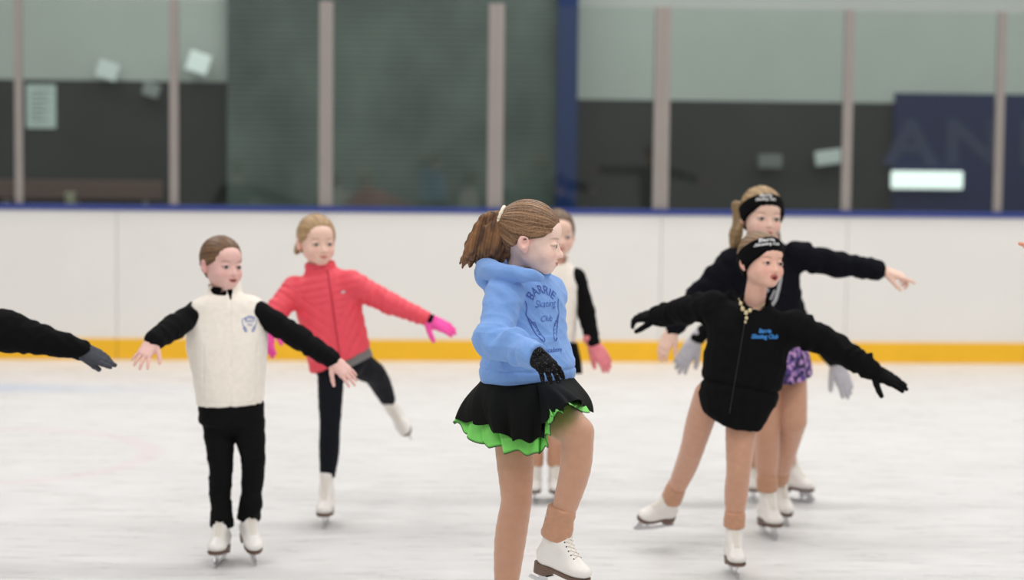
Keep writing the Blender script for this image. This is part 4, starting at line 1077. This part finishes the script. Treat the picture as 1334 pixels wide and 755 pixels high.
# ================================================================== girl behind the blue hoodie
def person_behind():
    Y0 = 8.72; J = lambda x, y, d=0: W(x, y, Y0 + d)
    f, rt = facing(0); root = empty('person', G(708, 655), 'girl in cream vest and salmon gloves, mostly hidden behind the blue hoodie', 'person')
    H = make_head(J(726, 307, 0), 12, -2, 0, .97)
    j = dict(neck=J(724, 343, .02), pel=J(714, 458, 0), shR=J(696, 362, 0), shL=J(750, 362, 0), elR=J(684, 405, .02), elL=J(763, 405, .0), wrR=J(684, 446, -.03), wrL=J(773, 448, -.04),
             hipR=J(700, 470, 0), hipL=J(727, 470, 0), knR=J(698, 545, -.02), knL=J(724, 545, -.02), anR=on_ground(696, Y0, .123), anL=on_ground(722, Y0, .123),
             legR=dict(rt=.056, rk=.040, rc=.041, ra=.032), legL=dict(rt=.056, rk=.040, rc=.041, ra=.032),
             handR=dict(to=J(684, 478, -.05), n=(-.5, -.7, .3), glove=SALMONG), handL=dict(to=J(796, 480, -.06), n=(.2, -.8, .5), curl=(.3, .3, .3, .3), spread=.05, thumb=(.4, .3), glove=SALMONG))
    figure(root, H, j, SK3, rt, h=.0045, hs=1.0)
    sdf('hair', make_hair(H, .008), .004, HAIR, root, hair_color(H, srgb(96, 74, 56), srgb(130, 104, 82)))
    leggings(root, j, TIGHTS, 'tights', .0045, ends=dict(R=.0, L=.0))
    for s in 'RL':
        cuff(root, j['kn' + s], j['an' + s], TIGHTS_D, .03, .12, .040, .036); stand(root, j['an' + s], (.05 if s == 'L' else -.05, -1, 0), .88, h=.004)
    drape('skirt', [J(x, 446, d) for x, d in ((686, 0), (697, -.08), (719, -.11), (741, -.08), (752, 0), (741, .08), (719, .11), (697, .08))],
          [J(x, 486, d) for x, d in ((680, 0), (695, -.10), (719, -.14), (743, -.10), (757, 0), (743, .10), (719, .14), (695, .10))], mat('black_skater_skirt', srgb(10, 10, 11), .8, spec=.1), root, .006, 12, .006)
    sl = U([sleeve(j['shR'], j['elR'], j['wrR'], (.046, .040, .032), .002, -.01), sleeve(j['shL'], j['elL'], j['wrL'], (.046, .040, .032), .002, -.01, 3), loft(J(718, 464, 0), J(723, 360, .01), rt, [(0, .106, .086), (1, .06, .06)])], .012)
    sdf('black_shirt', sl, .0045, BLACKC, root)
    v = loft(J(717, 446, 0), J(724, 342, .01), rt, [(0, .108, .094), (.4, .110, .094), (.75, .116, .084), (.92, .092, .070), (1, .066, .056)], 2.2, .01)
    v = U([v, collar(J(724, 350, .01), J(724, 333, .01), rt, .062, .060, .01)], .01); v = sub(v, cone(J(724, 346, 0), J(725, 320, 0), .043, .054), .004)
    sdf('vest', disp(v, waves(4, .003, (7, 15)), .004), .0045, FLEECE, root)
# ================================================================== front skater in black with headband
def person_headband():
    Y0 = 7.27; J = lambda x, y, d=0: W(x, y, Y0 + d)
    f, rt = facing(14); root = empty('person', G(955, 755), 'child in black fleece jacket and black headband, mouth open, gliding with one leg back', 'person')
    H = make_head(J(991.5, 342.5, 0), 30, 2, 5, .965, .85)
    j = dict(neck=J(981, 404, .03), pel=J(956, 516, .02), shR=J(930, 398, .03), shL=J(1034, 424, -.02), elR=J(893, 404, .15), elL=J(1088, 452, -.05), wrR=J(858, 412, .26), wrL=J(1138, 482, -.10),
             hipR=J(923, 514, .03), hipL=J(967, 530, 0), knR=J(902, 583, .20), knL=J(962, 614, -.03), anR=J(873, 654, .42), anL=on_ground(955, Y0, .129),
             legR=dict(rt=.052, rk=.043, rc=.041, ra=.033, back=(.006, .01, .0)), legL=dict(rt=.058, rk=.042, rc=.042, ra=.033),
             handR=dict(to=J(826, 410, .33), n=(-.1, -.5, .85), curl=(.5, .45, .4, .5), spread=.22, thumb=(.8, .3), glove=BLACKG), handL=dict(to=J(1180, 503, -.12), n=(.1, -.55, .8), curl=(.12, .12, .12, .2), spread=.06, thumb=(.95, .3), glove=BLACKG))
    figure(root, H, j, SK5, rt, h=.0032, hs=.98, look=(.1, 1, .08), lipc=(.50, .15, .13), iris=(.05, .035, .03))
    sdf('hair', make_hair(H, .0075, front=-.004), .0034, HAIR, root, hair_color(H, srgb(110, 84, 60), srgb(152, 122, 90), 3, 50))
    hbd = headband(root, H, .072, .036, .80, .014)
    out = H.R @ nrm([-.22, 1, .35]); decal('headband_text', [shift(text_mesh('Barrie', .020, .0007, .3), -.002, .0095), shift(text_mesh('Skating Club', .015, .0006, .3), 0, -.007)], (1002, 315), out, -(H.R[:, 0]), 0, hbd, WPRINT, root, .002)
    leggings(root, j, TIGHTS, 'tights', .0036, ends=dict(R=.03, L=.03), wv=None, up=.02, wr=.10)
    cuff(root, j['knR'], j['anR'], TIGHTS_D, .020, .108, .043, .037); cuff(root, j['knL'], j['anL'], TIGHTS_D, .045, .105, .042, .038)
    stand(root, j['anL'], (.06, -1, 0), .92, h=.003); skate(j['anR'], (-.82, -.32, -.42), (.30, -.35, .85), .90, root)
    A, B = J(955, 556, .0), J(984, 396, .02)
    t = loft(A, B, rt, [(0, .118, .100), (.18, .142, .115), (.38, .152, .118), (.45, .152, .116), (.7, .158, .108), (.85, .150, .092), (.95, .105, .075), (1, .070, .062)], 2.2, .012)
    t = cut(t, J(926, 545, 0), A_([-.55, 0, -.835]), .03); t = cut(t, J(1002, 544, 0), A_([.82, 0, -.57]), .03)
    t = U([t, sleeve(j['shR'], j['elR'], j['wrR'], (.057, .052, .040), .004, .0), sleeve(j['shL'], j['elL'], j['wrL'], (.060, .054, .040), .005, -.01, 5)], .05)
    t = U([t, collar(J(981, 412, .02), J(984, 388, .0), rt, .066, .060, .012)], .012)
    t = sub(t, cone(J(981, 414, .0), J(988, 372, -.01), .043, .052), .006); t = sub(t, cone(J(975, 415, -.10), J(985, 380, -.11), .020, .045), .008)
    ax = nrm(B - A); wv = waves(31, .0055, (6, 13), (.3, 0, 1), .5); zx = J(968, 470, -.1)
    def det(P):
        h_ = (P - A) @ ax; u = (P - zx) @ rt; fr = ((P - A) @ f > .03) & (h_ < .40)
        return wv(P) - .007 * np.exp(-((h_ - .155) / .007) ** 2) - .003 * np.exp(-(u / .003) ** 2) * fr
    jo = sdf('jacket', disp(t, det, .008), .0036, BLACKF, root)
    decal('chest_embroidery', [shift(text_mesh('Barrie', .021, .0009, .3), .0, .011), shift(text_mesh('Skating Club', .021, .0009, .3), .0, -.009)], (996, 435), nrm(f + A_([.15, 0, .1])), (1, 0, .0), 0, jo, mat('blue_thread', srgb(52, 128, 200), .6), root, .0025)
    gold = mat('pale_gold_beads', srgb(220, 204, 160), .35, .3); ch = [J(*p) for p in ((962, 388, -.085), (965, 395, -.098), (968, 402, -.11), (972, 407, -.118), (977, 404, -.118), (982, 402, -.115), (989, 400, -.105), (997, 395, -.085))]
    nk = tube('necklace', catmull(ch, 4), .0012, gold, root, 6)
    for p, r in (((965, 395, -.102), .007), ((967.5, 402, -.115), .008), ((972, 407, -.122), .0085), ((977, 404, -.122), .0075), ((972.5, 414, -.125), .0065), ((971, 419, -.128), .005)):
        me = sphere_me('bead', J(*p), (r * .9, r * .6, r * 1.05)); link('bead', me, gold, nk)
    zp = surf_line(jo, [J(972 - (y - 410) * .17, y, -.3) for y in range(418, 540, 6)], .001)
    tube('zipper', zp, .0016, mat('dull_zip', srgb(52, 52, 54), .4, .4), root, 6)
def sphere_me(name, c, r, seg=16):
    bm = bmesh.new(); bmesh.ops.create_uvsphere(bm, u_segments=seg, v_segments=seg * 3 // 4, radius=1); me = bpy.data.meshes.new(name)
    for v in bm.verts: v.co = Vector([float(c[i] + v.co[i] * r[i]) for i in range(3)])
    for fc in bm.faces: fc.smooth = True
    bm.to_mesh(me); bm.free(); return me
BLACKG = mat('black_glove_knit', srgb(16, 16, 17), .9, spec=.12, noise=.15, bump=.3)
BLACKF = mat('black_jacket_fleece', srgb(17, 17, 18), .95, noise=.12, nscale=40, spec=.10, bump=.3, bscale=220)
SK5 = srgb(240, 192, 172)
# ================================================================== taller girl behind, pointing with the bare hand
def person_tall():
    Y0 = 8.0; J = lambda x, y, d=0: W(x, y, Y0 + d)
    f, rt = facing(8); root = empty('person', G(997, 700), 'taller girl with long hair in black printed hoodie and purple skirt, bare hand pointing', 'person')
    H = make_head(J(992, 283, 0), 14, -2, 3, 1.04)
    j = dict(neck=J(991, 326, .02), pel=J(1012, 462, .0), shR=J(955, 344, 0), shL=J(1036, 333, 0), elR=J(911, 386, .0), elL=J(1092, 344, .0), wrR=J(875, 430, -.04), wrL=J(1152, 353, -.03),
             hipR=J(1000, 474, 0), hipL=J(1031, 474, .02), knR=J(1000, 568, -.03), knL=J(1035, 548, -.05), anR=on_ground(998, Y0, .137), anL=J(1013, 632, .26),
             legR=dict(rt=.060, rk=.047, rc=.046, ra=.036), legL=dict(rt=.056, rk=.048, rc=.045, ra=.034),
             handR=dict(to=J(857, 468, -.06), n=(-.5, -.6, .5), curl=(.3, .3, .3, .3), spread=.04, thumb=(.4, .3)), handL=dict(to=J(1186, 362, -.04), n=(0, -.25, .95), curl=(.15, .8, .9, .9), spread=.05, thumb=(.5, .5)))
    figure(root, H, j, SK3, rt, h=.0042, hs=1.0, arm=1.0)
    sdf('hair', make_hair(H, .008, front=.0), .004, HAIR, root, hair_color(H, srgb(128, 100, 66), srgb(190, 158, 112), 3, 40))
    lk = []; rg = np.random.RandomState(2)
    for i in range(12):
        x = .03 + i * .0045; lk.append(chain([H.w((x + .01, -.055 + rg.randn() * .01, .04)), H.w((.070 + i * .001, -.04 + rg.randn() * .012, -.03)), J(964 - i * 1.0, 306, .02 + rg.randn() * .02), J(957 - i * .5 + rg.randn() * 2, 336 + rg.randn() * 5, .0 + rg.randn() * .01)], [.014, .013, .011, .003], .004, 0, 3))
    sdf('long_hair', U(lk, .008), .0036, HAIR, root, lambda P: A_(srgb(150, 122, 84)) * (.8 + .35 * np.sin(P[:, :1] * 700 + np.sin(P[:, 2:] * 40) * 2)))
    hbd = headband(root, H, .070, .031, .78, .014)
    out = H.R @ nrm([-.1, 1, .35]); decal('headband_text', [shift(text_mesh('Barrie', .019, .0007, .3), 0, .009), shift(text_mesh('Skating Club', .015, .0006, .3), 0, -.007)], (998, 257), out, -(H.R[:, 0]), 0, hbd, WPRINT, root, .002)
    leggings(root, j, TIGHTS, 'tights', .0042, ends=dict(R=.03, L=.03))
    cuff(root, j['knR'], j['anR'], TIGHTS_D, .045, .11, .046, .041); cuff(root, j['knL'], j['anL'], TIGHTS_D, .045, .11, .042, .036)
    stand(root, j['anR'], (.18, -1, 0), .98, h=.0036); skate(j['anL'], (.25, -.85, -.30), (.05, -.25, .95), .96, root, .004)
    wst = [J(974, 450, 0), J(985, 454, -.08), J(1013, 456, -.11), J(1040, 452, -.08), J(1050, 448, 0), J(1040, 446, .08), J(1013, 446, .11), J(985, 446, .08)]
    hm = [J(968, 490, 0), J(984, 498, -.10), J(1010, 502, -.13), J(1040, 498, -.11), J(1056, 488, 0), J(1042, 486, .10), J(1012, 486, .13), J(984, 486, .10)]
    pm = mat('purple_floral_skirt', srgb(70, 52, 110), .6, bump=.0); nt = pm.node_tree; N = nt.nodes; tc = N.new('ShaderNodeTexCoord'); vo = N.new('ShaderNodeTexNoise'); vo.inputs['Scale'].default_value = 42; nt.links.new(tc.outputs['Object'], vo.inputs[0])
    cr = N.new('ShaderNodeValToRGB'); cr.color_ramp.interpolation = 'EASE'; e = cr.color_ramp.elements; e[0].position = .40; e[0].color = (*srgb(24, 20, 42), 1); e[1].position = .62; e[1].color = (*srgb(196, 150, 196), 1); n_ = e.new(.5); n_.color = (*srgb(84, 60, 140), 1)
    nt.links.new(vo.outputs[0], cr.inputs[0]); nt.links.new(cr.outputs[0], N['Principled BSDF'].inputs['Base Color'])
    drape('skirt', wst, hm, pm, root, .006, 13, .008)
    A, B = J(1013, 462, 0), J(992, 328, .015)
    t = loft(A, B, rt, [(0, .120, .096), (.12, .130, .104), (.4, .126, .100), (.7, .140, .096), (.88, .134, .084), (1, .070, .060)], 2.2, .012)
    t = U([t, sleeve(j['shR'], j['elR'], j['wrR'], (.068, .054, .040), .004, -.02), sleeve(j['shL'], j['elL'], j['wrL'], (.060, .050, .038), .005, -.03, 5), cone(j['wrL'] - nrm(j['wrL'] - j['elL']) * .065, j['wrL'] - nrm(j['wrL'] - j['elL']) * .035, .042, .038)], .024)
    hood = chain([J(1006, 330, -.09), J(990, 334, -.10), J(972, 330, -.06), J(966, 324, .02), J(975, 320, .09), J(992, 318, .10), J(1010, 320, .07), J(1017, 325, .0), J(1006, 330, -.09)], [.018, .018, .022, .026, .030, .030, .026, .022, .018], .01, 0, 3)
    t = U([sub(t, cone(J(991, 328, 0), J(993, 300, 0), .048, .054), .01), hood], .012)
    jo = sdf('hoodie', disp(t, waves(17, .0055, (6, 13), (.2, 0, 1), .5), .007), .0045, BLACKF2, root)
    k = 1.35
    it = [shift(arc(text_mesh('BARRIE', .040, .0012), .10), 0, .055), shift(text_mesh('Skating', .036, .0008, .3), 0, .014), shift(text_mesh('Club', .030, .0008, .3), .0, -.020)]
    for sx in (-1,): it += [stroke([(-sx * .082, .05), (-sx * .074, .0), (-sx * .056, -.06), (-sx * .036, -.088)], .013), stroke([(-sx * .055, -.02), (-sx * .030, -.075), (-sx * .042, -.088)], .007)]
    decal('chest_print', it, (1019, 372), nrm(f + A_([0, 0, .05])), -rt, 0, jo, mat('grey_white_print', srgb(190, 190, 192), .8), root, .003) if 0 else decal_at('chest_print', it, J(1006, 372, -.25), nrm(f + A_([0, 0, .05])), -rt, jo, mat('grey_white_print', srgb(176, 176, 180), .8), root, .003)
def decal_at(name, items, near, out, right, target, mat_, parent, eps=.002):
    me = target.data; tree = BVHTree.FromPolygons([v.co[:] for v in me.vertices], [p.vertices[:] for p in me.polygons])
    hit = tree.ray_cast(Vector(near + out * .2), Vector(-out))[0]
    return decal(name, items, proj(A_(hit)), out, right, 0, target, mat_, parent, eps)
BLACKF2 = mat('blue_black_hoodie_fleece', srgb(19, 20, 27), .95, noise=.12, nscale=40, spec=.10, bump=.3, bscale=220)
# ================================================================== skater hidden behind those two: grey gloves and skates show
def person_hidden():
    Y0 = 8.67; J = lambda x, y, d=0: W(x, y, Y0 + d)
    f, rt = facing(0); root = empty('person', G(1003, 660), 'skater with light grey gloves, nearly hidden behind the two wearing headbands', 'person')
    H = make_head(J(995, 318, 0), 5, 0, 0, .92)
    j = dict(neck=J(995, 356, .02), pel=J(1000, 476, 0), shR=J(964, 374, 0), shL=J(1026, 376, 0), elR=J(938, 412, .0), elL=J(1046, 424, .0), wrR=J(905, 444, -.02), wrL=J(1090, 474, -.04),
             hipR=J(987, 486, 0), hipL=J(1013, 486, 0), knR=J(983, 558, -.02), knL=J(1024, 560, .0), anR=on_ground(979.5, Y0 + .15, .123), anL=on_ground(1025.5, Y0 + .12, .130),
             legR=dict(rt=.054, rk=.038, rc=.036, ra=.030), legL=dict(rt=.054, rk=.040, rc=.038, ra=.030),
             handR=dict(to=J(880, 484, -.04), n=(-.3, -.8, .4), curl=(.2, .2, .2, .2), spread=.10, thumb=(.5, .2), glove=GREYG), handL=dict(to=J(1113, 528, -.06), n=(.2, -.8, .4), curl=(.15, .15, .2, .2), spread=.06, thumb=(.55, .2), glove=GREYG))
    figure(root, H, j, SK3, rt, h=.005, hs=1.12)
    sdf('hair', make_hair(H, .007), .005, HAIR, root, hair_color(H, srgb(96, 74, 56), srgb(130, 104, 82)))
    leggings(root, j, TIGHTS, 'tights', .005, ends=dict(R=.0, L=.0))
    stand(root, j['anR'], (-.05, -1, 0), .88, h=.004); skate(j['anL'], (.72, -.68, 0), (0, 0, 1), .93, root, .004)
    cuff(root, j['knL'], j['anL'], TIGHTS_D, .05, .11, .038, .034)
    t = loft(J(998, 484, 0), J(995, 354, .01), rt, [(0, .104, .09), (.4, .105, .09), (.8, .106, .08), (1, .06, .055)], 2.2, .01)
    t = U([t, sleeve(j['shR'], j['elR'], j['wrR'], (.044, .038, .031), .002, -.012), sleeve(j['shL'], j['elL'], j['wrL'], (.044, .038, .031), .002, -.012, 2)], .016)
    sdf('jacket', t, .005, BLACKF, root)
# ================================================================== two skaters who only reach into the frame
def person_edge_left():
    Y0 = 6.8; J = lambda x, y, d=0: W(x, y, Y0 + d)
    f, rt = facing(0); root = empty('person', G(-130, 782), 'skater at the far left edge, only a black sleeve and charcoal glove reaching in', 'person')
    H = make_head(J(-132, 320, 0), 0, 0, 0, .98)
    gy = on_ground(0, Y0, 0)
    X = lambda px, z, d=0: on_ground(px, Y0 + d, z)
    j = dict(neck=J(-132, 364, .02), pel=J(-130, 540, 0), shR=J(-178, 392, 0), shL=J(-80, 398, 0), elR=J(-232, 470, 0), elL=J(10, 432, -.02), wrR=J(-262, 545, 0), wrL=J(104, 454, -.02),
             hipR=J(-154, 556, 0), hipL=J(-106, 556, 0), knR=J(-152, 660, -.02), knL=J(-108, 660, -.02), anR=X(-150, .13), anL=X(-110, .13),
             legR=dict(rt=.062, rk=.045, rc=.046, ra=.034), legL=dict(rt=.062, rk=.045, rc=.046, ra=.034),
             handR=dict(to=J(-275, 590, 0), n=(-.9, 0, .2), glove=CHARG), handL=dict(to=J(160, 478, -.02), n=(.2, -.65, .8), curl=(.02, .06, .25, .30), spread=.03, thumb=(.12, .30), glove=CHARG))
    figure(root, H, j, SK3, rt, h=.004, hs=.97)
    sdf('hair', make_hair(H, .008), .005, HAIR, root, hair_color(H, srgb(96, 74, 56), srgb(130, 104, 82)))
    leggings(root, j, BLACKL, ends=dict(R=.06, L=.06), h=.005)
    for s in 'RL': stand(root, j['an' + s], (0, -1, 0), .93, h=.005, detail=0)
    t = loft(J(-130, 552, 0), J(-132, 366, .01), rt, [(0, .125, .1), (.4, .125, .10), (.8, .132, .088), (.93, .10, .07), (1, .065, .058)], 2.2, .01)
    t = U([t, sleeve(j['shR'], j['elR'], j['wrR'], (.058, .050, .038), .003, -.01), cone(j['shL'], j['elL'], .066, .070, 0, (.004, 3, 2)), cone(j['elL'], j['wrL'] + nrm(j['wrL'] - j['elL']) * .004, .070, .036, 0, (.0035, 5, 3))], .02)
    sdf('jacket', disp(t, waves(8, .004, (9, 18)), .006), .0042, BLACKF, root)
def person_edge_right():
    Y0 = 6.6; J = lambda x, y, d=0: W(x, y, Y0 + d)
    f, rt = facing(0); root = empty('person', G(1600, 800), 'skater beyond the far right edge, only a bare fingertip reaching in', 'person')
    H = make_head(J(1612, 258, 0), -20, 0, 0, 1.0); X = lambda px, z, d=0: on_ground(px, Y0 + d, z)
    j = dict(neck=J(1612, 304, .02), pel=J(1610, 500, 0), shR=J(1562, 330, 0), shL=J(1662, 330, 0), elR=J(1475, 330, -.02), elL=J(1740, 350, 0), wrR=J(1386, 327, -.03), wrL=J(1820, 370, 0),
             hipR=J(1586, 515, 0), hipL=J(1636, 515, 0), knR=J(1586, 640, -.02), knL=J(1636, 640, -.02), anR=X(1588, .135), anL=X(1632, .135),
             legR=dict(rt=.066, rk=.047, rc=.048, ra=.035), legL=dict(rt=.066, rk=.047, rc=.048, ra=.035),
             handR=dict(to=J(1314, 319, -.04), n=(-.05, -.2, 1), curl=(.0, .0, .02, .05), spread=.02, thumb=(.5, .3)), handL=dict(to=J(1880, 385, 0), n=(0, -.2, 1)))
    figure(root, H, j, srgb(226, 160, 138), rt, h=.004, hs=1.13)
    sdf('hair', make_hair(H, .008), .005, HAIR, root, hair_color(H, srgb(96, 74, 56), srgb(130, 104, 82)))
    leggings(root, j, BLACKL, ends=dict(R=.06, L=.06), h=.005)
    for s in 'RL': stand(root, j['an' + s], (0, -1, 0), .96, h=.005, detail=0)
    t = loft(J(1610, 510, 0), J(1612, 306, .01), rt, [(0, .125, .1), (.4, .12, .10), (.8, .132, .088), (.93, .10, .07), (1, .065, .058)], 2.2, .01)
    t = U([t, sleeve(j['shR'], j['elR'], j['wrR'], (.056, .048, .036), .003, -.02), sleeve(j['shL'], j['elL'], j['wrL'], (.056, .048, .036), .003, -.02, 3)], .02)
    sdf('jacket', t, .005, BLACKF, root)
PEOPLE = [person_blue, person_vest, person_coral, person_behind, person_headband, person_tall, person_hidden, person_edge_left, person_edge_right]
import time as _t
for fn_ in PEOPLE:
    t_ = _t.time(); fn_(); print(fn_.__name__, round(_t.time() - t_, 1), 's')
print('polys', sum(len(o.data.polygons) for o in COL.objects if o.type == 'MESH'))
